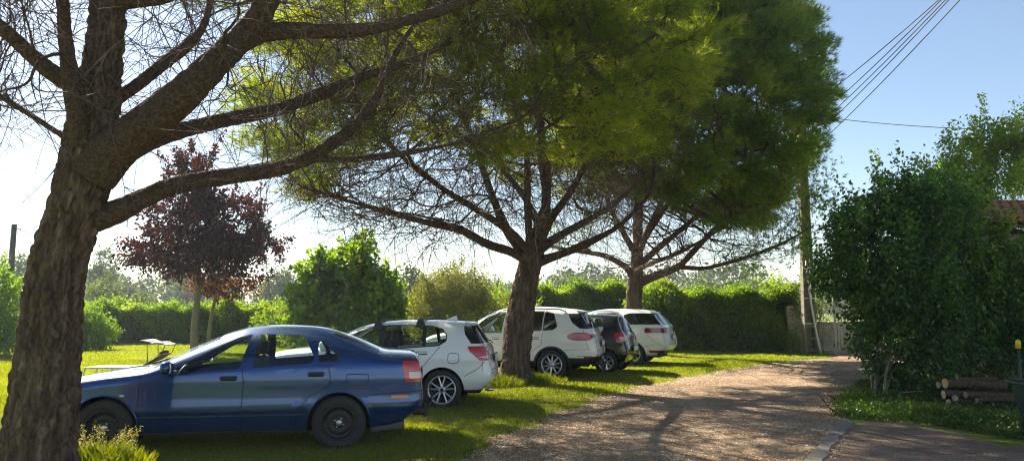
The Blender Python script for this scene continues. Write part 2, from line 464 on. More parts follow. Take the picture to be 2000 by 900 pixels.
def ngon(cx, cz, r, k=36, z0=None):
    return [(cx + r * math.cos(2 * PI * i / k), cz + r * math.sin(2 * PI * i / k)) for i in range(k)]
def rounded(poly, r=.03, k=4):
    """round the corners of a convex polygon"""
    out = []; n = len(poly)
    for i in range(n):
        p0, p, p1 = (np.array(poly[i - 1], float), np.array(poly[i], float), np.array(poly[(i + 1) % n], float))
        a = p0 - p; b = p1 - p; la = np.hypot(*a); lb = np.hypot(*b); rr = min(r, la * .45, lb * .45)
        A = p + a / la * rr; B = p + b / lb * rr
        for j in range(k + 1):
            t = j / k; out.append(tuple((1 - t) ** 2 * A + 2 * t * (1 - t) * p + t * t * B))
    return out
def loopline(poly): return list(poly) + [poly[0]]
def grow_poly(poly, d):
    c = np.mean(np.array(poly), 0); out = []
    n = len(poly); P = [np.array(p, float) for p in poly]
    ar = sum(P[i][0] * P[(i + 1) % n][1] - P[(i + 1) % n][0] * P[i][1] for i in range(n))
    sg = 1 if ar > 0 else -1
    for i in range(n):
        e1 = P[i] - P[i - 1]; e2 = P[(i + 1) % n] - P[i]
        n1 = np.array([e1[1], -e1[0]]) / (np.hypot(*e1) + 1e-9) * sg; n2 = np.array([e2[1], -e2[0]]) / (np.hypot(*e2) + 1e-9) * sg
        m = n1 + n2; m /= (np.hypot(*m) + 1e-9); out.append(tuple(P[i] + m * d / max(.45, float(m @ n1))))
    return out

def wheel(parent, x, side, yface, R_=.315, wd=.205, rr=.205, style='ten', rim_m=None, zc=None, spin=0.):
    """side=+1 left; yface = outer face"""
    zc = R_ - .008 if zc is None else zc
    w = empty('wheel', (x, side * (yface - wd / 2), zc), 0, parent)
    h = wd / 2
    t = MB()
    sw = rr + .008
    prof = [(sw, -h * .85), (sw + .02, -h * .98), ((sw + R_) / 2, -h * 1.04), (R_ - .03, -h * .95), (R_ - .006, -h * .78)]
    for g in (-.5, 0, .5): prof += [(R_, h * (g - .22)), (R_, h * (g - .03)), (R_ - .009, h * (g - .02)), (R_ - .009, h * (g + .02)), (R_, h * (g + .03)), (R_, h * (g + .22))]
    prof += [(R_ - .006, h * .78), (R_ - .03, h * .95), ((sw + R_) / 2, h * 1.04), (sw + .02, h * .98), (sw, h * .85)]
    t.lathe(prof, 48); t.build('tyre', M['tyre'], w)
    r = MB(); o = side
    # barrel and lip
    r.lathe([(rr + .010, o * h * .84), (rr + .006, o * h * .90), (rr - .010, o * h * .88), (rr - .016, o * h * .55), (rr - .03, -o * h * .3), (rr - .03, -o * h * .8)], 48)
    def spoke(a0, a1, r0, r1, w0, w1, d0, d1, th=.02):
        c0, s0, c1, s1 = math.cos(a0), math.sin(a0), math.cos(a1), math.sin(a1)
        vs = []
        for (c, s_, rad, ww, dd) in ((c0, s0, r0, w0, d0), (c1, s1, r1, w1, d1)):
            tx, tz = -s_, c
            for e, y in ((-1, dd), (1, dd), (.7, dd - o * th), (-.7, dd - o * th)):
                vs.append((rad * c + tx * ww / 2 * e, y, rad * s_ + tz * ww / 2 * e))
            vs.append((rad * c, dd + o * .006, rad * s_))
        r.add(vs, [(0, 4, 9, 5), (4, 1, 6, 9), (1, 2, 7, 6), (3, 0, 5, 8), (2, 3, 8, 7), (0, 3, 2, 1, 4), (5, 9, 6, 7, 8)])
    yo = o * h * .72; yi = o * h * .60
    if style == 'ten':       # five pairs of V spokes
        for i in range(5):
            a = spin + 2 * PI * i / 5
            for q in (-1, 1): spoke(a + q * .14, a + q * .26, .05, rr - .008, .026, .024, yi, yo)
        r.lathe([(0.001, yi + o * .004), (.03, yi + o * .004), (.058, yi - o * .002), (.062, yi - o * .03)], 24)
    elif style == 'lattice':
        for i in range(10):
            a = spin + 2 * PI * i / 10
            for q in (-1, 1): spoke(a + q * .05, a + q * .30, .05, rr - .008, .020, .017, yi, yo)
        r.lathe([(0.001, yi + o * .004), (.035, yi + o * .004), (.062, yi - o * .002), (.066, yi - o * .03)], 24)
    elif style == 'seven':
        for i in range(7):
            a = spin + 2 * PI * i / 7; spoke(a, a + .12, .04, rr - .008, .045, .05, yi, yo)
        r.lathe([(0.001, yi + o * .006), (.04, yi + o * .004), (.06, yi - o * .002), (.062, yi - o * .03)], 24)
    elif style == 'steel':   # dished steel disc with slots and a hub
        r.lathe([(rr - .018, o * h * .50), (rr - .04, o * h * .34), (rr - .055, o * h * .36), (rr - .075, o * h * .46), (rr - .10, o * h * .42), (.06, o * h * .30), (.05, o * h * .36), (.036, o * h * .42)], 48)
    ro = r.build('rim', rim_m or M['alloy'], w)
    if style == 'steel':
        hb = MB(); hb.lathe([(.001, o * h * .52), (.028, o * h * .52), (.036, o * h * .42), (.036, o * h * .3)], 20); hb.build('hub_cap', M['silver'], w)
        for i in range(14):
            a = 2 * PI * i / 14; rad = rr - .046; sl = MB()
            sl.ball((rad * math.cos(a), o * h * .36, rad * math.sin(a)), (.03, .012, .018), Matrix.Rotation(-a, 3, 'Y'), 8, 5); sl.build('slot', M['seam'], w)
        for i in range(4):
            nb = MB(); a = .5 + 2 * PI * i / 4; nb.lathe([(.001, o * h * .42), (.01, o * h * .42), (.011, o * h * .3)], 6, c=(.052 * math.cos(a), 0, .052 * math.sin(a))); nb.build('wheel_nut', M['silver'], w)
    else:
        dk = MB(); dk.lathe([(.001, o * h * .05), (rr * .78, o * h * .05), (rr * .80, -o * h * .1), (.04, -o * h * .1)], 32); dk.build('brake_disc', M['steel_black'], w)
        cp = MB(); cp.lathe([(.001, yi + o * .010), (.024, yi + o * .010), (.030, yi + o * .003)], 20); cp.build('hub_cap', M['black_plastic'] if style == 'ten' else M['alloy'], w)
    return w

def car_common(car, root, wb, width, body_mats, floor=(.22, .62), seats=True, xr=(-.75, 3.1), seat_x=(1.35, .35), seat_z=.5, seat_m='seat', Rw=.32, wells=(.36,)):
    u = MB()
    hw = width * .72
    u.box(((xr[0] + xr[1]) / 2, 0, (floor[0] + .40) / 2), (xr[1] - xr[0], hw * 2 - .22, .40 - floor[0] + .0), bev=.04)
    u.box((wb / 2 - .1, 0, .34), (wb - .9, width * 1.66, .2), bev=.03)
    for cx in (0, wb):
        for sd in (1, -1):    # wheel housings
            k = 20; r0 = wells[0] + .03; vs = []; fs = []
            y0 = sd * width * .965; y1 = sd * width * .55
            for i in range(k + 1):
                a = -.35 + (PI + .7) * i / k
                for y in (y0 * .985, y1): vs.append((cx + r0 * math.cos(a), y, .30 + r0 * math.sin(a)))
            for i in range(k): fs.append((2 * i, 2 * i + 1, 2 * i + 3, 2 * i + 2))
            vs.append((cx, y1, .30)); 
            for i in range(k): fs.append((2 * i + 1, 2 * i + 3, len(vs) - 1))
            u.add(vs, fs)
    # axles, exhaust
    for cx in (0, wb): u.tube([(cx, -width * .8, .30), (cx, width * .8, .30)], .035, 8)
    u.tube([(xr[0] + .1, -.4, .25), (1.5, -.35, .24)], .035, 8)
    u.build('underbody', M['underbody'], root)
    if seats:
        f = MB(); f.box((1.0 + wb * .1, 0, .50), (wb - .5, width * 1.7, .03)); f.build('cabin_floor', M['underbody'], root)
        for y in (.36, -.36):
            t = MB(); x = seat_x[0]
            t.box((x, y, seat_z + .02), (.50, .50, .15), bev=.05)
            t.box((x - .29, y, seat_z + .33), (.12, .48, .56), Matrix.Rotation(R(-14), 3, 'Y'), bev=.05)
            t.box((x - .37, y, seat_z + .70), (.09, .26, .17), Matrix.Rotation(R(-10), 3, 'Y'), bev=.04)
            t.tube([(x - .36, y - .06, seat_z + .58), (x - .37, y - .06, seat_z + .66)], .008, 5); t.tube([(x - .36, y + .06, seat_z + .58), (x - .37, y + .06, seat_z + .66)], .008, 5)
            t.build('front_seat', M[seat_m], root)
        t = MB(); x = seat_x[1]
        t.box((x, 0, seat_z + .02), (.5, 1.24, .15), bev=.05); t.box((x - .28, 0, seat_z + .28), (.13, 1.24, .48), Matrix.Rotation(R(-18), 3, 'Y'), bev=.05)
        for y in (.4, -.4): t.box((x - .38, y, seat_z + .58), (.09, .26, .15), bev=.04)
        t.build('rear_seat', M[seat_m], root)
        x = seat_x[0] + .62
        d = MB(); d.box((x + .16, 0, seat_z + .28), (.36, width * 1.6, .26), bev=.08); d.box((x + .02, .36, seat_z + .42), (.2, .34, .09), bev=.03); d.build('dashboard', M['black_plastic'], root)
        sw = MB(); Ms = Matrix.Rotation(R(68), 3, 'Y')
        ring = [Ms @ Vector((.18 * math.cos(a), .18 * math.sin(a), 0)) + Vector((x - .14, .36, seat_z + .36)) for a in np.linspace(0, 2 * PI, 25)]
        sw.tube(ring, .015, 8, cap=False); c = Vector((x - .12, .36, seat_z + .35)); sw.tube([ring[0], c, ring[12]], .014, 6); sw.tube([c, c + Vector((.15, 0, -.05))], .03, 8); sw.build('steering_wheel', M['black_plastic'], root)
        mr = MB(); mr.box((seat_x[0] + .45, 0, 0), (.03, .2, .06), bev=.01); o = mr.build('rear_view_mirror', M['black_plastic'], root); o.location.z = 0
        return o
def mirror(root, x, z, y, m, glassm=None, s=1.):
    for sd in (1, -1):
        b = MB(); b.ball((x, sd * (y + .11), z), (.13 * s, .22 * s, .155 * s), None, 14, 10, .8)
        b.tube([(x + .02, sd * (y - .02), z - .05), (x + .01, sd * (y + .06), z - .02)], .022, 8)
        o = b.build('wing_mirror', m, root)
        g = MB(); g.box((x - .062 * s, sd * (y + .115), z), (.006, .16 * s, .11 * s), bev=.002); g.build('mirror_glass', M['chrome'], o)
def handle(car, parent, x, z, sd, m, L=.19, recess=True):
    y = car.y_at(x, z)
    h = MB(); h.box((x, sd * (y + .012), z), (L, .022, .030), bev=.01)
    o = h.build('handle', m, parent)
    if recess:
        h = MB(); h.box((x, sd * (y + .001), z - .004), (L * .9, .006, .055), bev=.002); h.build('handle_recess', M['seam'], o)
    return o
def plate(root, x, z, y=0, w=.5, ang=0., front=False, chars='AB 427 KD'):
    sg = 1 if front else -1
    b = MB(); b.box((0, 0, 0), (.012, w, .11), bev=.003); o = b.build('number_plate', M['plate'], root)
    f = MB(); f.box((-sg * .005, 0, 0), (.012, w + .03, .14), bev=.003); f.build('plate_frame', M['black_plastic'], o)
    o.location = (x, y, z); o.rotation_euler = (0, R(ang), 0)
    return o
def text_obj(body, size, m, parent, loc, rot, name='plate_figures', ext=.0015, sx=1.):
    cu = bpy.data.curves.new(name, 'FONT'); cu.body = body; cu.size = size; cu.align_x = 'CENTER'; cu.align_y = 'CENTER'; cu.extrude = ext; cu.resolution_u = 2
    tmp = bpy.data.objects.new(name, cu); COL.objects.link(tmp); dg = bpy.context.evaluated_depsgraph_get(); dg.update()
    me = bpy.data.meshes.new_from_object(tmp.evaluated_get(dg)); me.name = name; bpy.data.objects.remove(tmp)
    me.materials.clear(); me.materials.append(m)
    o = link(bpy.data.objects.new(name, me), parent); o.location = loc; o.rotation_euler = rot; o.scale = (sx, 1, 1); return o
def wiper(root, p0, p1, m=None):
    b = MB(); b.tube([p0, tuple((np.array(p0) + np.array(p1)) / 2 + np.array([-.02, 0, .01])), p1], .009, 6); b.build('wiper', M['black_plastic'], root)
def place_car(root, px, py, th, yface):
    g = gnd(px, py); n = np.array([-math.sin(th), -math.cos(th), 0])
    o = g - n * yface      # centreline
    root.location = (o[0], o[1], 0); root.rotation_euler = (0, 0, PI - th)
def up(f, c): return f.normal.z > .15

SG = 99
# ---------------- blue saloon
def blue_saloon():
    root = empty('parked_car')
    tag(root, 'dark blue saloon with black steel wheels parked behind the thick leaning pine trunk', 'car', 'cars parked side by side on the grass')
    K = [(-1.06, -.74, -.965, -.925, -.90, .40, .93, 1.055, .66), (-1.02, -.74, -.975, -.935, -.89, .33, .94, 1.075, .715), (-.96, -.72, -.95, -.91, -.86, .28, .945, 1.085, .77), (-.84, -.68, -.87, -.83, -.79, .25, .95, 1.095, .815),
         (-.62, -.58, -.62, -.62, -.62, .235, .955, 1.105, .838), (-.5, -.5, -.5, -.5, -.5, .225, .955, 1.115, .842), (-.42, -.42, -.42, -.42, -.42, .22, .955, 1.15, .845), (-.1, -.1, -.1, -.1, -.1, .21, .95, 1.29, .852), (.15, .15, .15, .15, .15, .20, .945, 1.372, .856), (.4, .4, .4, .4, .4, .20, .94, 1.41, .858),
         (.8, .8, .8, .8, .8, .20, .925, 1.422, .86), (1.1, 1.1, 1.1, 1.1, 1.1, .20, .91, 1.405, .86), (1.35, 1.35, 1.35, 1.35, 1.35, .20, .895, 1.345, .86), (1.6, 1.6, 1.6, 1.6, 1.6, .20, .88, 1.245, .858), (1.9, 1.9, 1.9, 1.9, 1.9, .20, .86, 1.10, .855), (2.14, 2.14, 2.14, 2.14, 2.14, .20, .84, .972, .852),
         (2.24, 2.24, 2.24, 2.24, 2.24, .20, .83, .948, .85), (2.6, 2.6, 2.6, 2.6, 2.6, .21, .79, .905, .845), (3.0, 3.0, 3.0, 3.0, 3.0, .22, .72, .84, .82), (3.25, 3.2, 3.26, 3.24, 3.2, .24, .66, .78, .77), (3.40, 3.27, 3.38, 3.34, 3.28, .27, .62, .73, .68), (3.46, 3.3, 3.42, 3.38, 3.32, .30, .60, .70, .6)]
    c = Car(K, .40, 2.9, .52, crease=[(.50, .012, .05), (.80, .006, .07)])
    notlow = lambda f, cc: cc.z > .2
    side = lambda f, cc: abs(f.normal.y) > .25
    # wheel arches
    for cx in (0, 2.56):
        c.cut(ngon(cx, .30, .362), 0, delete=True)
    # side glass
    fd = [(1.95, .875), (1.50, 1.135), (1.20, 1.285), (1.04, 1.325), (1.13, .935)]
    rd = [(.95, 1.325), (.985, .945), (.31, .995), (.30, 1.06), (.44, 1.315)]
    qt = [(.265, 1.25), (.245, 1.0), (.04, 1.02), (.03, 1.075)]
    c.cut(rounded(grow_poly(fd, .016), .03), {1: 98, -1: 98}, cond=side); c.cut(rounded(fd, .03), {1: 11, -1: 12}, cond=side, only=(0, 98))
    c.cut(rounded(grow_poly(rd, .016), .03), {1: 98, -1: 98}, cond=side); c.cut(rounded(rd, .03), {1: 13, -1: 14}, cond=side, only=(0, 98))
    c.cut(rounded(grow_poly(qt, .013), .025), {1: 98, -1: 98}, cond=side); c.cut(rounded(qt, .03), {1: 15, -1: 16}, cond=side, only=(0, 98))
    # windscreen and rear screen, cut from above
    c.cut([(1.42, -.52), (2.1, -.70), (2.1, .70), (1.42, .52)], 20, 'top', cond=lambda f, cc: cc.z > .9 and f.normal.z > .3)
    c.cut([(.10, -.50), (-.44, -.60), (-.44, .60), (.10, .50)], 21, 'top', cond=lambda f, cc: cc.z > 1.08 and f.normal.z > .3)
    # tail lights
    for sd, k in ((1, 30), (-1, 31)):
        c.cut([(-.72, 1.0), (-1.1, 1.0), (-1.1, .76), (-.76, .76)], {1: 30, -1: 31}, side=sd, cond=lambda f, cc: cc.x < -.7)
    c.cut([(-.80, .875), (-1.1, .875), (-1.1, .80), (-.81, .80)], {1: 32, -1: 33}, cond=lambda f, cc: cc.x < -.7, only=(30, 31))
    # headlights, indicators
    c.cut([(3.12, .70), (3.5, .66), (3.5, .52), (3.2, .52)], {1: 34, -1: 35}, cond=lambda f, cc: cc.x > 3)
    c.cut([(-.60, .615), (-.80, .615), (-.80, .575), (-.60, .575)], {1: 36, -1: 37})
    # seams
    gap = lambda p, **k: c.seam(p, .009, SG, **k)
    gap([(2.205, .24), (2.20, .60), (2.19, .87)]); gap([(1.085, .26), (1.085, .55), (1.075, .80), (1.10, .93), (1.0, 1.335)])
    gap([(.50, .24), (.44, .50), (.33, .62), (.16, .70), (.10, .78), (.12, .92), (.245, .985)]); gap([(2.205, .245), (1.085, .245), (.50, .245)])
    gap([(-.72, 1.075), (-.44, 1.09)]); gap(loopline(rounded([(-.08, .86), (-.33, .86), (-.33, .73), (-.08, .73)], .03, 3)))
    gap([(-.36, .625), (-.70, .64), (-1.0, .655)]); gap([(2.94, .62), (3.3, .60)])
    gap([(2.2, -.72), (2.2, .72)], proj='top', cond=up)
    c.cut([(3.3, .42), (-1.1, .42), (-1.1, .405), (3.3, .405)], 97, only=(0,), cond=lambda f, cc: (2.2 > cc.x > .4))
    c.cut([(2.3, .235), (.3, .235), (.3, .05), (2.3, .05)], 97, cond=lambda f, cc: abs(f.normal.y) > .15)
    # doors
    c.cut([(2.21, .24), (2.21, .88), (1.08, .94), (1.08, .24)], {1: 40, -1: 41}, only=(0,)); c.cut([(2.1, .87), (1.5, 1.17), (1.2, 1.32), (1.0, 1.36), (1.08, .9)], {1: 40, -1: 41}, only=(0, 98))
    c.cut([(1.08, .24), (1.08, .94), (.10, .98), (.10, .76), (.33, .62), (.5, .24)], {1: 42, -1: 43}); c.cut([(1.0, 1.36), (1.09, .9), (.12, .95), (.24, 1.25), (.40, 1.36)], {1: 42, -1: 43}, only=(0, 98))
    c.extract([0, 99, 98, 97], 'body', [M['blue_paint'], M['seam'], M['black_plastic'], M['grey_plastic']], root)
    for sd, a in ((1, 0), (-1, 1)):
        d = c.extract([40 + a, 98], 'x', [M['blue_paint']], None); bpy.data.objects.remove(d)
        d = c.extract([40 + a], 'front_door', [M['blue_paint']], root); c.extract([11 + a], 'window', [M['glass']], d)
        handle(c, d, 1.24, .835, sd, M['black_plastic'])
        d2 = c.extract([42 + a], 'rear_door', [M['blue_paint']], root); c.extract([13 + a], 'window', [M['glass']], d2)
        handle(c, d2, .27, .868, sd, M['black_plastic'])
        c.extract([15 + a], 'quarter_window', [M['glass']], root)
        t = c.extract([30 + a], 'tail_light', [M['red_lens']], root, offset=.006); c.extract([32 + a], 'reversing_lens', [M['clear_lens']], t, offset=.007)
        c.extract([34 + a], 'headlight', [M['lamp_lens']], root, offset=.004); c.extract([36 + a], 'side_reflector', [M['amber_lens']], root, offset=.004)
        b = MB(); b.ball((2.37, sd * (c.y_at(2.37, .66) + .004), .655), (.06, .014, .03)); b.build('side_indicator', M['amber_lens'] if sd < 0 else M['silver'], root)
        for cx in (0, 2.56):
            wheel(root, cx, sd, .845, .308, .19, .19, 'steel', M['steel_black'])
            # flared wheel-arch lip
            pts = [(cx + .362 * math.cos(a2), sd * (c.y_at(cx + .37 * math.cos(a2), .3 + .37 * math.sin(a2)) + .002), .30 + .362 * math.sin(a2)) for a2 in np.linspace(.02, PI - .02, 24)]
            b = MB(); b.tube(pts, .011, 6); b.build('arch_lip', M['blue_paint'], root)
    c.extract([20], 'windscreen', [M['glass']], root); c.extract([21], 'rear_window', [M['glass']], root)
    c.bm.free()
    r = car_common(c, root, 2.56, .85, None, seat_x=(1.42, .45), seat_z=.42, seat_m='seat', xr=(-.7, 3.1), wells=(.362,)); r.location = (-.22, 0, 1.17)
    mirror(root, 1.90, .96, .80, M['blue_paint'])
    # tow bar below the rear bumper, front apron, mud guard
    b = MB(); b.tube([(-.60, 0, .34), (-.98, 0, .33), (-1.08, 0, .36), (-1.10, 0, .44)], .022, 8); b.ball((-1.10, 0, .46), (.05, .05, .05)); b.box((-.95, 0, .33), (.16, .32, .10), bev=.02); b.box((-1.03, .1, .34), (.06, .12, .16), bev=.015); b.build('tow_bar', M['black_plastic'], root)
    b = MB(); b.box((-.56, .60, .235), (.40, .36, .09), Matrix.Rotation(R(6), 3, 'Y'), bev=.02); b.build('rear_apron', M['grey_plastic'], root)
    for sd in (1, -1):
        b = MB(); b.tube([(2.3, sd * .72, 1.0 - .05), (2.05, sd * .3, 1.01)], .008, 5) if False else None
    wiper(root, (2.16, .52, .985), (2.10, -.10, 1.02)); wiper(root, (2.16, -.05, .995), (2.10, -.60, 1.0))
    b = MB(); b.tube([(-.32, .40, 1.19), (-.30, .46, 1.30), (-.37, .50, 1.66)], [.006, .004, .0025], 5); 
    plate(root, -.985, .80, 0, .5); plate(root, 3.44, .40, 0, .5, front=True)
    # rods and rims of trim
    b = MB(); b.tube([(2.0, .0, 0), (2.0, .0, .001)], .001, 3)
    g = MB(); g.box((3.42, 0, .60), (.03, .46, .10), bev=.02); g.build('grille', M['black_plastic'], root)
    place_car(root, 660, 878, R(-9), .85)
    return root

# ---------------- white hatchback with roof bars
def white_hatch():
    root = empty('parked_car')
    tag(root, 'white hatchback with two black roof bars beside the blue saloon', 'car', 'cars parked side by side on the grass')
    K = [(-.96, -.66, -.80, -.70, -.44, .34, .93, 1.385, .66), (-.92, -.66, -.815, -.71, -.44, .31, .93, 1.395, .72), (-.84, -.62, -.80, -.695, -.42, .285, .93, 1.40, .785), (-.70, -.56, -.72, -.64, -.38, .27, .93, 1.405, .84),
         (-.5, -.48, -.5, -.47, -.28, .26, .93, 1.41, .872), (-.2, -.2, -.2, -.2, -.1, .24, .935, 1.42, .882), (.2, .2, .2, .2, .2, .22, .93, 1.43, .885), (.7, .7, .7, .7, .7, .21, .92, 1.43, .885), (1.1, 1.1, 1.1, 1.1, 1.1, .21, .905, 1.405, .883), (1.45, 1.45, 1.45, 1.45, 1.45, .21, .89, 1.335, .88), (1.75, 1.75, 1.75, 1.75, 1.75, .21, .875, 1.215, .878), (2.05, 2.05, 2.05, 2.05, 2.05, .21, .86, 1.06, .875), (2.22, 2.22, 2.22, 2.22, 2.22, .21, .85, .985, .873),
         (2.6, 2.6, 2.6, 2.6, 2.6, .21, .82, .95, .87), (3.0, 3.0, 3.0, 3.0, 3.0, .22, .75, .88, .84), (3.25, 3.22, 3.27, 3.24, 3.2, .25, .68, .81, .77), (3.42, 3.34, 3.42, 3.38, 3.3, .28, .62, .74, .66)]
    c = Car(K, .42, 3.0, .5, crease=[(.80, .010, .05), (.42, .008, .06)], bulge=.05)
    side = lambda f, cc: abs(f.normal.y) > .25
    for cx in (0, 2.69): c.cut(ngon(cx, .31, .372), 0, delete=True)
    fd = [(2.0, .935), (1.55, 1.20), (1.27, 1.30), (1.07, 1.33), (1.05, .955)]
    rd = [(.985, 1.335), (.985, .965), (.06, 1.03), (-.05, 1.10), (-.055, 1.18), (.03, 1.28), (.20, 1.325), (.55, 1.34)]
    c.cut(rounded(grow_poly(fd, .016), .02), 98, cond=side); c.cut(rounded(fd, .03), {1: 11, -1: 12}, cond=side, only=(0, 98))
    c.cut(rounded(grow_poly(rd, .016), .03), 98, cond=side, only=(0,)); c.cut(rounded(rd, .04), {1: 13, -1: 14}, cond=side, only=(0, 98))
    c.cut([(.36, 1.34), (.33, 1.0), (.27, 1.0), (.29, 1.34)], 98, only=(13, 14))
    c.cut([(1.07, 1.345), (1.05, .94), (.98, .94), (.98, 1.345)], 98, only=(0, 98), cond=side)
    c.cut([(1.38, -.50), (2.12, -.70), (2.12, .70), (1.38, .50)], 20, 'top', cond=lambda f, cc: cc.z > .9 and f.normal.z > .3)
    # rear glass: wraps black at the sides under the spoiler
    c.cut(rounded([(-.60, 1.05), (.60, 1.05), (.53, 1.345), (-.53, 1.345)], .04), 21, 'rear', cond=lambda f, cc: cc.x < -.4 and f.normal.x < -.3)
    c.cut([(-.32, 1.335), (-.36, 1.20), (-.47, 1.055), (-.75, 1.05), (-.75, 1.335)], {1: 96, -1: 96}, cond=lambda f, cc: cc.x < -.2)
    # tail lights
    c.cut(rounded([(-.41, 1.01), (-.46, .92), (-.63, .785), (-.9, .785), (-.9, 1.01)], .03), {1: 30, -1: 31}, cond=lambda f, cc: cc.x < -.35 and abs(cc.y) > .42)
    c.cut([(-.60, .84), (-.72, .81), (-.9, .81), (-.9, .86), (-.7, .86)], {1: 32, -1: 33}, only=(30, 31))
    c.cut([(3.0, .75), (3.5, .70), (3.5, .56), (3.15, .58)], {1: 34, -1: 35}, cond=lambda f, cc: cc.x > 3)
    gap = lambda p, **k: c.seam(p, .009, SG, **k)
    gap([(1.03, .26), (1.03, .95)]); gap([(2.2, .26), (2.2, .93)]); gap([(.56, .26), (.42, .55), (.28, .72), (.04, 1.0)]); gap([(2.2, .27), (.56, .27)])
    gap([(-.37, .53), (-.60, .66), (-.70, .76)]); gap([(-.66, .8), (-.66, .62)]); gap([(-.66, .62), (.66, .62)], proj='rear', cond=lambda f, cc: cc.x < -.5)
    gap([(-.33, 1.44), (-.35, 1.335)]); gap([(.48, 1.36), (.47, 1.43)], cond=up)
    gap(loopline(rounded([(-.10, .90), (-.28, .90), (-.28, .74), (-.10, .74)], .05, 3)))
    c.cut([(-.9, .31), (-.3, .31), (-.3, .15), (-.9, .15)], 97, only=(0,)); c.cut([(2.4, .24), (.3, .24), (.3, .05), (2.4, .05)], 97, cond=lambda f, cc: abs(f.normal.y) > .15)
    c.cut([(2.21, .26), (2.21, .93), (1.04, .95), (1.04, .26)], {1: 40, -1: 41}); c.cut([(1.04, .26), (1.04, .96), (.04, 1.02), (.28, .72), (.42, .55), (.56, .26)], {1: 42, -1: 43})
    c.extract([0, 99, 98, 97, 96], 'body', [M['white_paint'], M['seam'], M['black_plastic'], M['black_plastic'], M['black_paint']], root)
    for sd, a in ((1, 0), (-1, 1)):
        d = c.extract([40 + a], 'front_door', [M['white_paint']], root); c.extract([11 + a], 'window', [M['glass']], d); handle(c, d, 1.22, .86, sd, M['white_paint'])
        d = c.extract([42 + a], 'rear_door', [M['white_paint']], root); c.extract([13 + a], 'window', [M['glass']], d); handle(c, d, .33, .905, sd, M['white_paint'])
        t = c.extract([30 + a], 'tail_light', [M['red_lens']], root, offset=.008); c.extract([32 + a], 'reversing_lens', [M['clear_lens']], t, offset=.009)
        c.extract([34 + a], 'headlight', [M['lamp_lens']], root, offset=.003)
        for cx in (0, 2.69):
            wheel(root, cx, sd, .872, .318, .205, .225, 'ten', spin=.3)
            pts = [(cx + .372 * math.cos(q), sd * (c.y_at(cx + .38 * math.cos(q), .31 + .38 * math.sin(q)) + .001), .31 + .372 * math.sin(q)) for q in np.linspace(.0, PI, 24)]
            b = MB(); b.tube(pts, .009, 6); b.build('arch_lip', M['white_paint'], root)
    c.extract([20], 'windscreen', [M['glass']], root); c.extract([21], 'rear_window', [M['glass_dark']], root)
    c.bm.free()
    r = car_common(c, root, 2.69, .87, None, seat_x=(1.40, .42), seat_z=.46, xr=(-.6, 3.1), wells=(.372,)); r.location = (-.22, 0, 1.21)
    mirror(root, 1.95, 1.02, .83, M['white_paint'])
    # roof spoiler, shark fin, roof bars
    b = MB(); b.box((-.40, 0, 1.385), (.14, 1.0, .028), Matrix.Rotation(R(-9), 3, 'Y'), bev=.012); b.build('roof_spoiler', M['white_paint'], root)
    b = MB(); b.add([(.06, -.02, 1.43), (-.14, -.03, 1.42), (-.14, .03, 1.42), (.06, .02, 1.43), (-.10, 0, 1.50), (-.13, 0, 1.50)], [(0, 3, 4), (3, 2, 5, 4), (2, 1, 5), (1, 0, 4, 5), (0, 1, 2, 3)]); b.build('antenna_fin', M['white_paint'], root)
    for x in (1.14, .42):
        for sd in (1, -1):
            zt = c.z_top(x, .53)
            b = MB(); b.add([(x + .07, sd * .53, zt - .03), (x - .08, sd * .53, zt - .03), (x - .08, sd * .62, zt - .06), (x + .07, sd * .62, zt - .06), (x + .035, sd * .50, zt + .085), (x - .05, sd * .50, zt + .085), (x - .05, sd * .585, zt + .08), (x + .035, sd * .585, zt + .08)],
                           [(0, 1, 2, 3), (4, 7, 6, 5), (0, 4, 5, 1), (1, 5, 6, 2), (2, 6, 7, 3), (3, 7, 4, 0)]); b.build('roof_bar_foot', M['black_plastic'], root)
        b = MB(); zt = c.z_top(x, .5); b.box((x - .01, 0, zt + .075), (.055, 1.08, .025), bev=.01); b.build('roof_bar', M['black_plastic'], root)
    wiper(root, (-.77, 0, 1.03), (-.66, .38, 1.12)); plate(root, -.83, .80, 0, .5); plate(root, 3.46, .42, 0, .5, front=True)
    b = MB(); b.ball((-.75, .46, .28), (.16, .07, .06)); b.build('exhaust_pipe', M['chrome'], root)
    b = MB(); b.box((3.43, .13, .60), (.03, .2, .10), bev=.02); b.box((3.43, -.13, .60), (.03, .2, .10), bev=.02); b.build('grille', M['black_plastic'], root)
    place_car(root, 862, 799, R(3), .872)
    return root

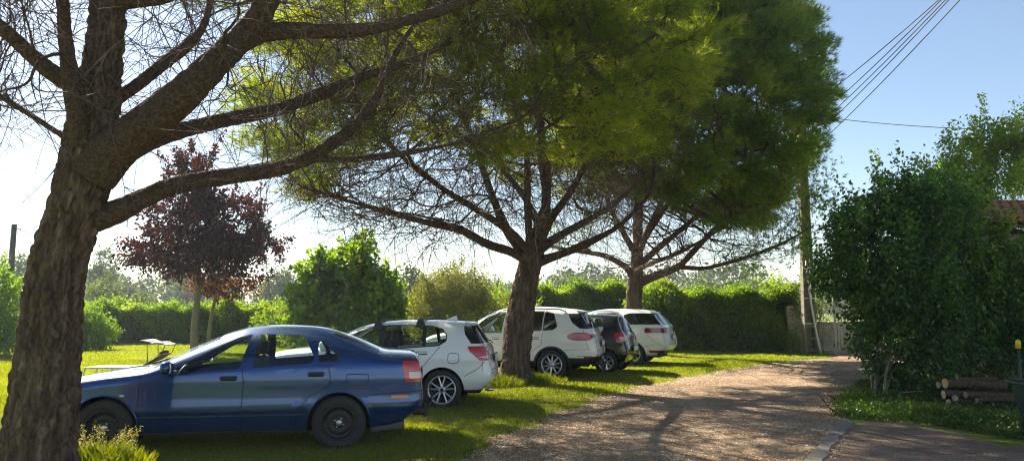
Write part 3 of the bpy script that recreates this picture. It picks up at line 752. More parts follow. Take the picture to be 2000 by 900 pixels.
# ---------------- white SUV
def white_suv():
    root = empty('parked_car')
    tag(root, 'white sport utility car with black wheel arch trim and roof rails behind the middle pine', 'car', 'cars parked side by side on the grass')
    K = [(-1.12, -.92, -1.03, -.93, -.60, .42, 1.06, 1.565, .70), (-1.08, -.92, -1.05, -.94, -.60, .40, 1.06, 1.58, .76), (-1.0, -.88, -1.03, -.915, -.58, .38, 1.06, 1.595, .82), (-.86, -.82, -.93, -.84, -.53, .36, 1.06, 1.605, .865),
         (-.62, -.62, -.68, -.62, -.40, .34, 1.06, 1.62, .888), (-.3, -.3, -.3, -.3, -.18, .31, 1.055, 1.64, .898), (.1, .1, .1, .1, .1, .29, 1.05, 1.665, .90), (.6, .6, .6, .6, .6, .28, 1.04, 1.68, .90), (1.0, 1.0, 1.0, 1.0, 1.0, .28, 1.02, 1.67, .90), (1.35, 1.35, 1.35, 1.35, 1.35, .28, 1.0, 1.615, .90), (1.6, 1.6, 1.6, 1.6, 1.6, .28, .985, 1.53, .90), (1.9, 1.9, 1.9, 1.9, 1.9, .28, .97, 1.365, .898), (2.15, 2.15, 2.15, 2.15, 2.15, .28, .96, 1.20, .895), (2.30, 2.3, 2.3, 2.3, 2.3, .28, .95, 1.11, .893),
         (2.7, 2.7, 2.7, 2.7, 2.7, .29, .92, 1.06, .885), (3.05, 3.05, 3.05, 3.05, 3.05, .31, .84, .99, .86), (3.25, 3.22, 3.27, 3.24, 3.2, .33, .76, .92, .79), (3.40, 3.32, 3.38, 3.34, 3.28, .36, .70, .85, .68)]
    c = Car(K, .27, 3.3, .6, crease=[(.86, .010, .05), (.45, .006, .06)], bulge=.05)
    side = lambda f, cc: abs(f.normal.y) > .25
    for cx in (0, 2.6):
        c.cut(ngon(cx, .33, .435), 97); c.cut(ngon(cx, .33, .385), 0, delete=True, only=(0, 97))
    c.cut([(-1.3, .50), (3.6, .50), (3.6, .05), (-1.3, .05)], 97, cond=lambda f, cc: (cc.x < -.3 or cc.x > 2.8 or cc.z < .43) and f.normal.z > -.9)
    c.cut([(-1.1, .50), (1.1, .50), (1.1, .05), (-1.1, .05)], 97, 'rear', cond=lambda f, cc: cc.x < -.6)
    fd = [(2.02, 1.06), (1.62, 1.43), (1.35, 1.53), (1.16, 1.55), (1.22, 1.08)]
    rd = [(1.08, 1.555), (1.12, 1.09), (.25, 1.13), (.22, 1.555)]
    qt = [(.17, 1.55), (.19, 1.135), (-.03, 1.15), (-.12, 1.22), (-.02, 1.50)]
    for P_, ids in ((fd, (11, 12)), (rd, (13, 14)), (qt, (15, 16))):
        c.cut(rounded(grow_poly(P_, .018), .03), 98, cond=side); c.cut(rounded(P_, .035), {1: ids[0], -1: ids[1]}, cond=side, only=(0, 98))
    c.cut([(1.42, -.55), (2.2, -.74), (2.2, .74), (1.42, .55)], 20, 'top', cond=lambda f, cc: cc.z > 1.0 and f.normal.z > .3)
    c.cut(rounded([(-.66, 1.17), (.66, 1.17), (.60, 1.53), (-.60, 1.53)], .05), 21, 'rear', cond=lambda f, cc: cc.x < -.5 and f.normal.x < -.3)
    c.cut(rounded([(-.36, 1.51), (-.48, 1.30), (-.66, 1.17), (-.98, 1.16), (-.98, 1.51)], .03), 96, cond=lambda f, cc: cc.x < -.2)
    c.cut([(-.40 - .0 + .30 * math.cos(a) - .27, .985 + .095 * math.sin(a)) for a in np.linspace(0, 2 * PI, 24, endpoint=False)], {1: 30, -1: 31}, cond=lambda f, cc: cc.x < -.3 and abs(cc.y) > .5)
    c.cut([(-.62 + .12 * math.cos(a), .985 + .05 * math.sin(a)) for a in np.linspace(0, 2 * PI, 16, endpoint=False)], {1: 32, -1: 33}, only=(30, 31))
    c.cut([(3.0, .86), (3.5, .82), (3.5, .68), (3.1, .70)], {1: 34, -1: 35}, cond=lambda f, cc: cc.x > 2.9)
    gap = lambda p, **k: c.seam(p, .007, SG, **k)
    gap([(1.14, .44), (1.15, 1.07)]); gap([(2.2, .44), (2.2, 1.04)]); gap([(.60, .44), (.44, .66), (.24, .80), (.20, 1.12)])
    gap([(-.30, .68), (-.9, .70)]); gap([(-.74, 1.15), (-.80, .9), (-.86, .7)]); gap([(-.72, .66), (.72, .66)], proj='rear', cond=lambda f, cc: cc.x < -.5)
    gap([(-.93, .545), (-.60, .545)]); 
    c.cut([(-.75, .535), (-1.2, .535), (-1.2, .50), (-.75, .50)], 95, cond=lambda f, cc: cc.x < -.6 and abs(cc.y) > .45, only=(0, 97))
    c.cut([(2.21, .43), (2.21, 1.04), (1.15, 1.06), (1.14, .43)], {1: 40, -1: 41}); c.cut([(1.14, .43), (1.15, 1.07), (.20, 1.11), (.24, .80), (.44, .66), (.60, .43)], {1: 42, -1: 43})
    c.extract([0, 99, 98, 97, 96, 95], 'body', [M['white_paint'], M['seam'], M['black_plastic'], M['black_plastic'], M['black_paint'], M['dark_red_lens']], root)
    for sd, a in ((1, 0), (-1, 1)):
        d = c.extract([40 + a], 'front_door', [M['white_paint']], root); c.extract([11 + a], 'window', [M['glass']], d); handle(c, d, 1.34, .93, sd, M['white_paint'])
        d = c.extract([42 + a], 'rear_door', [M['white_paint']], root); c.extract([13 + a], 'window', [M['glass_dark']], d); handle(c, d, .38, .95, sd, M['white_paint'])
        c.extract([15 + a], 'quarter_window', [M['glass_dark']], root)
        t = c.extract([30 + a], 'tail_light', [M['red_lens']], root, offset=.012); c.extract([32 + a], 'tail_light_core', [M['dark_red_lens']], t, offset=.014)
        c.extract([34 + a], 'headlight', [M['lamp_lens']], root, offset=.003)
        for cx in (0, 2.6): wheel(root, cx, sd, .895, .345, .225, .235, 'lattice', spin=.1)
        pts = [(x, sd * .60, c.z_top(x, .60) + h) for x, h in ((1.35, .0), (1.22, .045), (.9, .05), (.3, .05), (-.15, .045), (-.30, .0))]
        b = MB(); b.tube(pts, .016, 8)
        for x in (.55,): b.tube([(x, sd * .60, c.z_top(x, .6) - .01), (x, sd * .60, c.z_top(x, .6) + .05)], .015, 6)
        b.build('roof_rail', M['black_plastic'] if False else M['silver'], root)
    c.extract([20], 'windscreen', [M['glass']], root); c.extract([21], 'rear_window', [M['glass_dark']], root)
    c.bm.free()
    r = car_common(c, root, 2.6, .90, None, seat_x=(1.40, .42), seat_z=.62, xr=(-.8, 3.1), floor=(.3, .6), wells=(.385,), seat_m='seat_light'); r.location = (-.15, 0, 1.40)
    mirror(root, 1.98, 1.10, .86, M['white_paint'], s=1.15)
    b = MB(); b.box((-.62, 0, 1.562), (.16, 1.08, .035), Matrix.Rotation(R(-9), 3, 'Y'), bev=.014); b.build('roof_spoiler', M['white_paint'], root)
    wiper(root, (-1.0, 0, 1.13), (-.93, .42, 1.20)); pl = plate(root, -1.10, .82, 0, .5); plate(root, 3.44, .50, 0, .5, front=True)
    b = MB(); b.box((-1.0, 0, .38), (.14, .8, .12), bev=.03); b.tube([(-.9, 0, .36), (-1.16, 0, .36), (-1.17, 0, .46)], .02, 8); b.ball((-1.17, 0, .48), (.05, .05, .05)); b.build('tow_bar', M['black_plastic'], root)
    b = MB(); b.box((3.42, 0, .74), (.03, .7, .09), bev=.02); b.build('grille', M['chrome'], root)
    place_car(root, 1077, 741, R(14), .90)
    return root

# ---------------- small black city car
def city_car():
    root = empty('parked_car')
    tag(root, 'small black city car squeezed between the two larger white cars', 'car', 'cars parked side by side on the grass')
    K = [(-.62, -.46, -.53, -.46, -.22, .34, .92, 1.42, .62), (-.58, -.46, -.55, -.47, -.21, .32, .92, 1.44, .68), (-.50, -.43, -.53, -.45, -.19, .30, .92, 1.45, .735), (-.36, -.38, -.42, -.38, -.14, .28, .92, 1.46, .785),
         (-.15, -.15, -.16, -.15, 0, .26, .92, 1.475, .808), (.3, .3, .3, .3, .3, .24, .92, 1.485, .815), (.8, .8, .8, .8, .8, .23, .91, 1.48, .815), (1.2, 1.2, 1.2, 1.2, 1.2, .23, .90, 1.44, .815), (1.5, 1.5, 1.5, 1.5, 1.5, .23, .89, 1.35, .813), (1.8, 1.8, 1.8, 1.8, 1.8, .23, .88, 1.18, .81), (2.05, 2.05, 2.05, 2.05, 2.05, .23, .87, 1.03, .808),
         (2.4, 2.4, 2.4, 2.4, 2.4, .24, .83, .96, .80), (2.75, 2.75, 2.75, 2.75, 2.75, .26, .74, .87, .75), (2.95, 2.92, 2.96, 2.94, 2.9, .3, .66, .78, .62)]
    c = Car(K, .30, 3.1, .52, crease=[(.8, .010, .06)], bulge=.05)
    side = lambda f, cc: abs(f.normal.y) > .25
    for cx in (0, 2.4): c.cut(ngon(cx, .29, .345), 0, delete=True)
    fd = [(1.78, .96), (1.50, 1.22), (1.2, 1.36), (.95, 1.39), (.95, .975)]; rd = [(.88, 1.39), (.88, .98), (.12, 1.03), (.06, 1.12), (.16, 1.37)]
    for P_, ids in ((fd, (11, 12)), (rd, (13, 14))):
        c.cut(rounded(grow_poly(P_, .018), .03), 98, cond=side); c.cut(rounded(P_, .035), {1: ids[0], -1: ids[1]}, cond=side, only=(0, 98))
    c.cut([(1.36, -.50), (1.98, -.66), (1.98, .66), (1.36, .50)], 20, 'top', cond=lambda f, cc: cc.z > .95 and f.normal.z > .3)
    c.cut(rounded([(-.58, 1.02), (.58, 1.02), (.50, 1.38), (-.50, 1.38)], .07), 21, 'rear', cond=lambda f, cc: cc.x < -.15 and f.normal.x < -.3)
    c.cut(rounded([(-.20, 1.02), (-.30, .80), (-.7, .76), (-.7, 1.02)], .04), {1: 30, -1: 31}, cond=lambda f, cc: cc.x < -.2 and abs(cc.y) > .52)
    c.cut([(-.34, .93), (-.40, .82), (-.6, .82), (-.6, .93)], {1: 32, -1: 33}, only=(30, 31))
    c.cut([(2.6, .80), (3.1, .76), (3.1, .60), (2.7, .62)], {1: 34, -1: 35}, cond=lambda f, cc: cc.x > 2.5)
    gap = lambda p, **k: c.seam(p, .007, SG, **k)
    gap([(.92, .3), (.92, .97)]); gap([(.5, .3), (.38, .6), (.14, .8), (.1, 1.0)]); gap([(-.66, .56), (.66, .56)], proj='rear', cond=lambda f, cc: cc.x < -.3); gap([(-.45, 1.0), (-.52, .6)])
    c.cut([(1.95, .27), (1.95, .96), (.93, .98), (.92, .27)], {1: 40, -1: 41}); c.cut([(.92, .27), (.92, .98), (.1, 1.02), (.14, .8), (.38, .6), (.5, .27)], {1: 42, -1: 43})
    c.extract([0, 99, 98], 'body', [M['black_paint'], M['seam'], M['black_plastic']], root)
    for sd, a in ((1, 0), (-1, 1)):
        d = c.extract([40 + a], 'front_door', [M['black_paint']], root); c.extract([11 + a], 'window', [M['glass']], d); handle(c, d, 1.08, .86, sd, M['black_plastic'])
        d = c.extract([42 + a], 'rear_door', [M['black_paint']], root); c.extract([13 + a], 'window', [M['glass']], d)
        t = c.extract([30 + a], 'tail_light', [M['red_lens']], root, offset=.01); c.extract([32 + a], 'reversing_lens', [M['clear_lens']], t, offset=.012)
        c.extract([34 + a], 'headlight', [M['lamp_lens']], root, offset=.003)
        for cx in (0, 2.4): wheel(root, cx, sd, .80, .29, .175, .185, 'seven')
    c.extract([20], 'windscreen', [M['glass']], root); c.extract([21], 'rear_window', [M['glass']], root)
    c.bm.free()
    r = car_common(c, root, 2.4, .81, None, seat_x=(1.25, .40), seat_z=.52, xr=(-.35, 2.7), wells=(.345,)); r.location = (-.15, 0, 1.28)
    mirror(root, 1.75, 1.0, .78, M['black_paint'])
    pl = plate(root, -.615, .62, 0, .5); plate(root, 2.99, .42, 0, .5, front=True)
    b = MB(); b.box((-.60, 0, .80), (.02, .30, .035), bev=.006); b.build('boot_handle', M['chrome'], root)
    wiper(root, (-.56, 0, .98), (-.48, .36, 1.08))
    b = MB(); b.box((2.97, 0, .62), (.03, .4, .06), bev=.01); b.build('grille', M['chrome'], root)
    place_car(root, 1183, 730, R(21), .80)
    return root

# ---------------- white people carrier
def people_carrier():
    root = empty('parked_car')
    tag(root, 'white people carrier with curved silver window arch, furthest in the row by the hedge', 'car', 'cars parked side by side on the grass')
    K = [(-1.06, -.86, -.99, -.88, -.50, .36, 1.10, 1.525, .66), (-1.02, -.86, -1.01, -.89, -.50, .34, 1.10, 1.54, .73), (-.94, -.82, -.98, -.87, -.48, .32, 1.10, 1.555, .80), (-.80, -.74, -.86, -.79, -.42, .30, 1.10, 1.57, .86),
         (-.55, -.55, -.6, -.56, -.30, .28, 1.09, 1.59, .895), (-.2, -.2, -.2, -.2, -.1, .26, 1.08, 1.61, .91), (.3, .3, .3, .3, .3, .24, 1.06, 1.625, .913), (.8, .8, .8, .8, .8, .23, 1.04, 1.625, .913), (1.2, 1.2, 1.2, 1.2, 1.2, .23, 1.02, 1.59, .91), (1.6, 1.6, 1.6, 1.6, 1.6, .23, 1.0, 1.50, .908), (2.0, 2.0, 2.0, 2.0, 2.0, .23, .98, 1.35, .905), (2.4, 2.4, 2.4, 2.4, 2.4, .23, .96, 1.15, .90), (2.65, 2.65, 2.65, 2.65, 2.65, .23, .94, 1.05, .89),
         (2.95, 2.95, 2.95, 2.95, 2.95, .24, .88, .99, .87), (3.25, 3.22, 3.26, 3.24, 3.2, .27, .78, .90, .80), (3.46, 3.34, 3.42, 3.38, 3.3, .3, .70, .82, .66)]
    c = Car(K, .34, 3.0, .58, crease=[(.8, .012, .07)], bulge=.06)
    side = lambda f, cc: abs(f.normal.y) > .2
    for cx in (0, 2.78): c.cut(ngon(cx, .315, .375), 0, delete=True)
    g1 = [(2.1, 1.06), (1.6, 1.38), (1.25, 1.47), (1.2, 1.10)]; g2 = [(1.13, 1.485), (1.12, 1.105), (.30, 1.14), (.42, 1.44), (.55, 1.49)]
    g3 = [(.30, 1.44), (.18, 1.16), (-.60, 1.17), (-.98, 1.17), (-.98, 1.49), (.10, 1.50)]
    c.cut(rounded(grow_poly(g1, .018), .03), 98, cond=side); c.cut(rounded(g1, .03), {1: 11, -1: 12}, cond=side, only=(0, 98))
    c.cut(rounded(grow_poly(g2, .018), .03), 98, cond=side); c.cut(rounded(g2, .03), {1: 13, -1: 14}, cond=side, only=(0, 98))
    c.seam([(1.7, 1.47), (1.2, 1.545), (.75, 1.545), (.50, 1.51), (.37, 1.42), (.28, 1.24), (.20, 1.10)], .05, 94, cond=side, only=(0, 98))
    c.cut(rounded(g3, .05), {1: 15, -1: 16}, cond=lambda f, cc: side(f, cc) and cc.x < .35)
    c.cut([(1.5, -.58), (2.55, -.74), (2.55, .74), (1.5, .58)], 20, 'top', cond=lambda f, cc: cc.z > 1.0 and f.normal.z > .3)
    c.cut(rounded([(-.70, 1.16), (.70, 1.16), (.62, 1.48), (-.62, 1.48)], .04), 21, 'rear', cond=lambda f, cc: cc.x < -.4 and f.normal.x < -.3)
    c.cut(rounded([(-.36, 1.075), (-.36, .935), (-1.1, .935), (-1.1, 1.075)], .03), {1: 30, -1: 31}, cond=lambda f, cc: cc.x < -.3 and abs(cc.y) > .50)
    c.cut([(3.0, .84), (3.6, .80), (3.6, .66), (3.1, .70)], {1: 34, -1: 35}, cond=lambda f, cc: cc.x > 2.9)
    gap = lambda p, **k: c.seam(p, .008, SG, **k)
    gap([(1.15, .3), (1.16, 1.08)]); gap([(2.4, .3), (2.4, 1.0)]); gap([(.55, .3), (.42, .6), (.22, .8), (.18, 1.1)]); gap([(-.40, .93), (-.62, .68), (-.80, .62)])
    gap([(-.64, .60), (.64, .60)], proj='rear', cond=lambda f, cc: cc.x < -.6); gap([(-.30, .53), (-.62, .60), (-.9, .60)])
    c.cut([(-.45, .44), (-.80, .44), (-.86, .37), (-.5, .37)], 95, cond=lambda f, cc: abs(cc.y) > .5)
    c.cut([(-.70, .38), (-1.2, .46), (-1.2, .2), (-.70, .2)], 97, cond=lambda f, cc: cc.x < -.6, only=(0,)); c.cut([(-.9, .44), (.9, .44), (.9, .2), (-.9, .2)], 97, 'rear', cond=lambda f, cc: cc.x < -.75)
    c.cut([(2.41, .28), (2.41, 1.0), (1.16, 1.08), (1.15, .28)], {1: 40, -1: 41}); c.cut([(1.15, .28), (1.16, 1.08), (.18, 1.1), (.22, .8), (.42, .6), (.55, .28)], {1: 42, -1: 43})
    c.extract([0, 99, 98, 97, 95, 94], 'body', [M['white_paint'], M['seam'], M['black_plastic'], M['grey_plastic'], M['dark_red_lens'], M['silver']], root)
    for sd, a in ((1, 0), (-1, 1)):
        d = c.extract([40 + a], 'front_door', [M['white_paint']], root); c.extract([11 + a], 'window', [M['glass']], d); handle(c, d, 1.36, .92, sd, M['white_paint'])
        d = c.extract([42 + a], 'rear_door', [M['white_paint']], root); c.extract([13 + a], 'window', [M['glass_dark']], d); handle(c, d, .38, .94, sd, M['white_paint'])
        c.extract([15 + a], 'quarter_window', [M['glass_dark']], root)
        c.extract([30 + a], 'tail_light', [M['dark_red_lens']], root, offset=.012); c.extract([34 + a], 'headlight', [M['lamp_lens']], root, offset=.003)
        for cx in (0, 2.78): wheel(root, cx, sd, .90, .325, .205, .215, 'seven', spin=.2)
    c.extract([20], 'windscreen', [M['glass']], root); c.extract([21], 'rear_window', [M['glass_dark']], root)
    c.bm.free()
    r = car_common(c, root, 2.78, .91, None, seat_x=(1.5, .5), seat_z=.60, xr=(-.75, 3.1), wells=(.375,)); r.location = (-.15, 0, 1.40)
    mirror(root, 2.05, 1.08, .87, M['white_paint'])
    b = MB(); b.box((-.51, 0, 1.528), (.14, 1.02, .03), Matrix.Rotation(R(-9), 3, 'Y'), bev=.012); b.build('roof_spoiler', M['white_paint'], root)
    pl = plate(root, -1.045, .80, 0, .5); plate(root, 3.5, .44, 0, .5, front=True)
    b = MB()      # chevron badge on the tailgate
    for z in (.955, .985):
        b.tube([(-1.00, .07, z - .03), (-1.012, 0, z + .012), (-1.00, -.07, z - .03)], .007, 5)
    b.build('badge', M['chrome'], root)
    b = MB(); b.box((3.50, 0, .70), (.03, .7, .04), bev=.01); b.build('grille', M['chrome'], root)
    place_car(root, 1236, 713, R(22), .90)
    return root
# ------------------------------------------------------------------ vegetation helpers
def unit_rand(n): return nrm(rng.normal(size=(n, 3)))
def leaf_quads(P, size, nrmv=None, droop=.0, aspect=.55, spread=1.):
    """one folded quad per leaf"""
    n = len(P); s = size * rng.uniform(.65, 1.3, (n, 1))
    a = unit_rand(n)
    if nrmv is not None: a = nrm(a * spread + nrmv)
    a[:, 2] -= droop; a = nrm(a)
    b = nrm(np.cross(a, unit_rand(n)))
    c = np.cross(a, b)
    V = np.stack([P, P + a * s * .5 + b * s * aspect * .5 + c * s * .08, P + a * s, P + a * s * .5 - b * s * aspect * .5 + c * s * .08], 1)
    return V.reshape(-1, 3), np.arange(n * 4).reshape(n, 4)
def clump_var(n, per, spread=.22):
    """per-leaf colour value: a value per clump plus leaf noise"""
    base = rng.uniform(.2, .8, (n, 1)); return np.clip(base + rng.normal(0, spread, (n, per)), 0, 1).reshape(-1)
def grow_tree(p, d, T, out, rk=.0035, pw=.46, k=5, frac=(.35, .55), sag=.0, depth=0, segs=5):
    n = len(T); p = np.asarray(p, float)
    def curve(a, da, b, ra, rb):
        L = np.linalg.norm(b - a); m = a + da * L * .45
        t = np.linspace(0, 1, segs)[:, None]
        pts = (1 - t) ** 2 * a + 2 * t * (1 - t) * m + t * t * b
        pts[1:-1] += rng.normal(0, .011 * min(L, 1.5), (segs - 2, 3)); pts[:, 2] -= sag * L * (t[:, 0] * (1 - t[:, 0]))
        out.append((pts, np.linspace(ra, rb, segs), depth)); return nrm(pts[-1] - pts[-2])
    if n == 1:
        curve(p, d, T[0], rk * 1.3, rk * .6); return
    kk = 2 if n < 12 or rng.random() < .6 else 3
    C = T[rng.choice(n, kk, replace=False)]
    for _ in range(6):
        D = ((nrm(T - p)[:, None] - nrm(C - p)[None]) ** 2).sum(-1) + .05 * ((T[:, None] - C[None]) ** 2).sum(-1) / (1e-6 + ((T - p) ** 2).sum(-1).mean())
        lab = D.argmin(1)
        for j in range(kk):
            if (lab == j).any(): C[j] = T[lab == j].mean(0)
    for j in range(kk):
        S = T[lab == j]
        if not len(S): continue
        if len(S) == n:     # could not split
            for q in S: curve(p, d, q, rk * 1.3, rk * .6)
            return
        c = S.mean(0); f = rng.uniform(*frac); e = p + (c - p) * f
        r0 = rk * len(S) ** pw; e = e + rng.normal(0, .03 * np.linalg.norm(c - p), 3)
        if len(S) == 1: curve(p, d, S[0], rk * 1.3, rk * .6); continue
        de = curve(p, d, e, r0 * 1.12, r0 * .95)
        grow_tree(e, de, S, out, rk, pw, k, frac, sag, depth + 1, segs)

def spline(pts, n, rad):
    """catmull-rom through 3-D points, with noise-free radii"""
    P = np.array(pts, float); t = np.concatenate([[0], np.cumsum(np.linalg.norm(np.diff(P, axis=0), axis=1))]); ti = np.linspace(0, t[-1], n)
    X = np.stack([pchip(t, P[:, i], ti) for i in range(3)], 1)
    return X, pchip(t, np.array(rad, float), ti)

def bark_tube(name, pts, rad, m, parent, n=220, k=120, depth=.022, cell=.075, flare=0., seed=0., knob=.02):
    X, Rr = spline(pts, n, rad)
    L = np.concatenate([[0], np.cumsum(np.linalg.norm(np.diff(X, axis=0), axis=1))])
    V = tube_batch(X[None], Rr[None], k)[0].reshape(n, k, 3)
    C = X[:, None, :]; D = nrm(V - C)
    out = np.empty_like(V)
    for i in range(n):
        r = Rr[i]
        for j in range(k):
            a = 2 * PI * j / k
            q = Vector((math.cos(a) * r / cell, math.sin(a) * r / cell, L[i] / cell * .42 + seed))
            q2 = q + Vector(mnoise.noise_vector(q * .9)) * .45
            ds = mnoise.voronoi(q2)[0]; e = min(1., (ds[1] - ds[0]) * 2.6)
            h = (e ** .6 - .75) * depth + mnoise.noise(q * 2.2) * depth * .35 + mnoise.noise(Vector((math.cos(a) * r * 1.6 + seed, math.sin(a) * r * 1.6, L[i] * 1.3))) * knob * 2.5
            fl = flare * math.exp(-L[i] / .28) * (.6 + .4 * math.cos(5 * a + 1)) if flare else 0
            out[i, j] = V[i, j] + D[i, j] * (h + fl)
    i, j = np.meshgrid(np.arange(n - 1), np.arange(k), indexing='ij')
    f = np.stack([i * k + j, i * k + (j + 1) % k, (i + 1) * k + (j + 1) % k, (i + 1) * k + j], -1).reshape(-1, 4)
    return npobj(name, out.reshape(-1, 3), f, m, parent, True)

def needle_mesh(tips, dirs, per=10, vbase=None, length=.12, wid=.0065, shoot=.10, cone=.75):
    """bunches of thin needles along short shoots; returns V,F,var"""
    n = len(tips)
    d = np.repeat(dirs, per, 0); base = np.repeat(tips, per, 0) - d * rng.uniform(0, shoot, (n * per, 1))
    a = nrm(d + unit_rand(n * per) * cone); L = length * rng.uniform(.7, 1.2, (n * per, 1)); b = nrm(np.cross(a, unit_rand(n * per)))
    V = np.stack([base + b * wid / 2, base - b * wid / 2, base + a * L + np.array([0, 0, -.012])], 1)
    base_v = (rng.uniform(.15, .8, (n, 1)) if vbase is None else np.clip(vbase[:, None] + rng.normal(0, .12, (n, 1)), .05, .85)); var = np.clip(base_v + rng.normal(0, .15, (n, per)), 0, .93)
    brown = rng.random((n, 1)) < .02; var = np.where(brown, .99, var)
    return V.reshape(-1, 3), np.arange(n * per * 3).reshape(-1, 3), np.repeat(var.reshape(-1), 3)

def pine(name, label, limbs, trunk, pads, mneedle, per_pad=60, rk=.0042, trunk_kw={}, twigs=1800, needle_kw={}, pad_r=.55, twig_len=(.35, 1.1), up=.5, twig_r=1., bare=None, keep_twig=None, group='umbrella pines along the drive', extra=None):
    """limbs: list of (pts3d, radii); trunk: (pts, radii); pads: (n,3) foliage pads"""
    base = np.array(trunk[0][0]); root = empty(name, (0, 0, 0))
    tag(root, label, 'pine tree', group)
    bark_tube('trunk', trunk[0], trunk[1], M['bark'], root, **trunk_kw)
    nodes = []; big = []
    for li, (P, rr) in enumerate(limbs):
        X, Rr = spline(P, max(10, int(np.linalg.norm(np.diff(np.array(P), axis=0), axis=1).sum() / .10)), rr)
        big.append((X, Rr))
        nn = len(X)
        for q in range(int(nn * .35), nn, max(1, nn // 10)): nodes.append((X[q], nrm(X[q] - X[max(0, q - 2)]), Rr[q], li, q / nn))
        nodes.append((X[-1], nrm(X[-1] - X[-3]), Rr[-1], li, 1.0))
    NP = np.array([x[0] for x in nodes]); ND = np.array([x[1] for x in nodes]); NQ = np.array([x[4] for x in nodes])
    # each pad takes the node that can reach it going outward
    pads = np.asarray(pads); v = pads[:, None] - NP[None]; dist = np.linalg.norm(v, axis=-1)
    cosang = (v * ND[None]).sum(-1) / (dist + 1e-6)
    cost = dist * (1.7 - .8 * cosang) + (1 - NQ[None]) * .8
    own = cost.argmin(1)
    pads_sub = []; segs = []
    for k in range(len(nodes)):
        S = pads[own == k]
        if len(S) == 0: continue
        # five twig targets per pad
        T = np.repeat(S, 5, 0) + rng.normal(0, pad_r * .45, (len(S) * 5, 3)) * np.array([1, 1, .55])
        grow_tree(NP[k], ND[k], T, segs, rk, .46)
    if bare is not None:     # long leafless branches under the crown
        v = bare[:, None] - NP[None]; dist = np.linalg.norm(v, axis=-1); ca = (v * ND[None]).sum(-1) / (dist + 1e-6)
        ob = (dist * (1.5 - .6 * ca) + NQ[None] * 1.2).argmin(1)
        for k in range(len(nodes)):
            S = bare[ob == k]
            if len(S): grow_tree(NP[k], ND[k], S, segs, rk * .8, .5, sag=.06)
    tb = Tubes(); fine = Tubes()
    for pts, rr, dp in segs:
        rr = np.minimum(rr, .12)
        (tb if rr[0] > .012 else fine).add(pts, rr, 7 if rr[0] > .03 else (5 if rr[0] > .012 else 3))
    # limbs as rough bark tubes, each its own part
    for li, (X, Rr) in enumerate(big):
        P = X[:: max(1, len(X) // 14)]; 
        if not np.allclose(P[-1], X[-1]): P = np.vstack([P, X[-1]])
        rr = np.interp(np.linalg.norm(P - X[0], axis=1), np.linalg.norm(X - X[0], axis=1), Rr)
        n_ = min(220, max(40, int(len(X) * 2.4)))
        bark_tube('limb', P, rr, M['limb'], root, n=n_, k=40 if rr[0] < .09 else 64, depth=.006 + .07 * float(rr[0]), cell=.05, seed=li * 7.3, knob=.008)
    tb.build('branches', M['limb'], root)
    # bare side twigs on every branch
    allseg = [s for s in segs if np.linalg.norm(s[0][-1] - s[0][0]) > .15] + [(X[i:i + 5], Rr[i:i + 5], 0) for X, Rr in big for i in range(2, len(X) - 6, 4)]
    wts = np.array([np.linalg.norm(s[0][-1] - s[0][0]) for s in allseg]); wts /= wts.sum()
    for k in rng.choice(len(allseg), twigs, p=wts):
        pts = allseg[k][0]; q = rng.integers(1, len(pts) - 1); d = nrm(pts[q + 1 if q + 1 < len(pts) else q] - pts[q - 1])
        o = nrm(d * rng.uniform(.2, 1.0) + unit_rand(1)[0] * .9); L = rng.uniform(*twig_len)
        t = np.linspace(0, 1, 6)[:, None]; bend = unit_rand(1)[0] * L * .6 + np.array([0, 0, -.10 * L])
        tp = pts[q] + o * t * L + bend * t * t
        if keep_twig is not None and not keep_twig(tp[-1]): continue
        tp[2:] += np.cumsum(rng.normal(0, .012, (4, 3)), 0)
        r0 = rng.uniform(.003, .0075) * twig_r; fine.add(tp, np.linspace(r0, .0018 * twig_r, 6), 3)
        for _ in range(rng.integers(0, 4)):
            s0 = rng.integers(2, 5); o2 = nrm(nrm(tp[s0] - tp[s0 - 1]) + unit_rand(1)[0] * .8); L2 = L * rng.uniform(.3, .6)
            fine.add(tp[s0] + o2 * t * L2 + unit_rand(1)[0] * .2 * L2 * t * t, np.linspace(r0 * .6, .0016 * twig_r, 6), 3)
    fine.build('twigs', M['twig'], root)
    # needles
    cen = pads.mean(0); n = len(pads) * per_pad
    P = np.repeat(pads, per_pad, 0); off = nrm(rng.normal(size=(n, 3))) * (rng.uniform(0, 1, (n, 1)) ** .45) * pad_r * np.array([1.15, 1.15, .62])
    P = P + off
    D = nrm(nrm(P - np.repeat(pads, per_pad, 0)) * .7 + nrm(P - cen) * .5 + np.array([0, 0, up]) + unit_rand(n) * .45)
    vb = np.repeat(rng.uniform(.1, .85, len(pads)), per_pad)
    if extra is not None: P = np.vstack([P, extra[0]]); D = np.vstack([D, extra[1]]); vb = np.concatenate([vb, rng.uniform(.1, .7, len(extra[0]))])
    V, F_, var = needle_mesh(P, D, vbase=vb, **needle_kw)
    npobj('needle_crown', V, F_, mneedle, root, False, var)
    return root

def dome(c, r, n, phimax=100, thick=.9, low=0., seed=1, cond=None, minsep=.55):
    g = np.random.default_rng(seed); out = []
    tries = 0
    while len(out) < n and tries < n * 60:
        tries += 1
        ph = math.acos(1 - g.random() * (1 - math.cos(R(phimax)))); th = g.random() * 2 * PI
        lump = 1 + .10 * math.sin(3 * th + seed) + .07 * math.sin(7 * th + 2 * ph * 3 + seed)
        p = np.array([c[0] + r[0] * lump * math.sin(ph) * math.cos(th), c[1] + r[1] * lump * math.sin(ph) * math.sin(th), c[2] + r[2] * math.cos(ph)])
        p -= nrm(p - np.array(c)) * g.random() ** 1.5 * thick
        if cond is not None and not cond(p): continue
        if out and minsep and min(np.sum((np.array(out[-400:]) - p) ** 2, 1)) < minsep ** 2: 
            if g.random() < .85: continue
        out.append(p)
    return np.array(out)

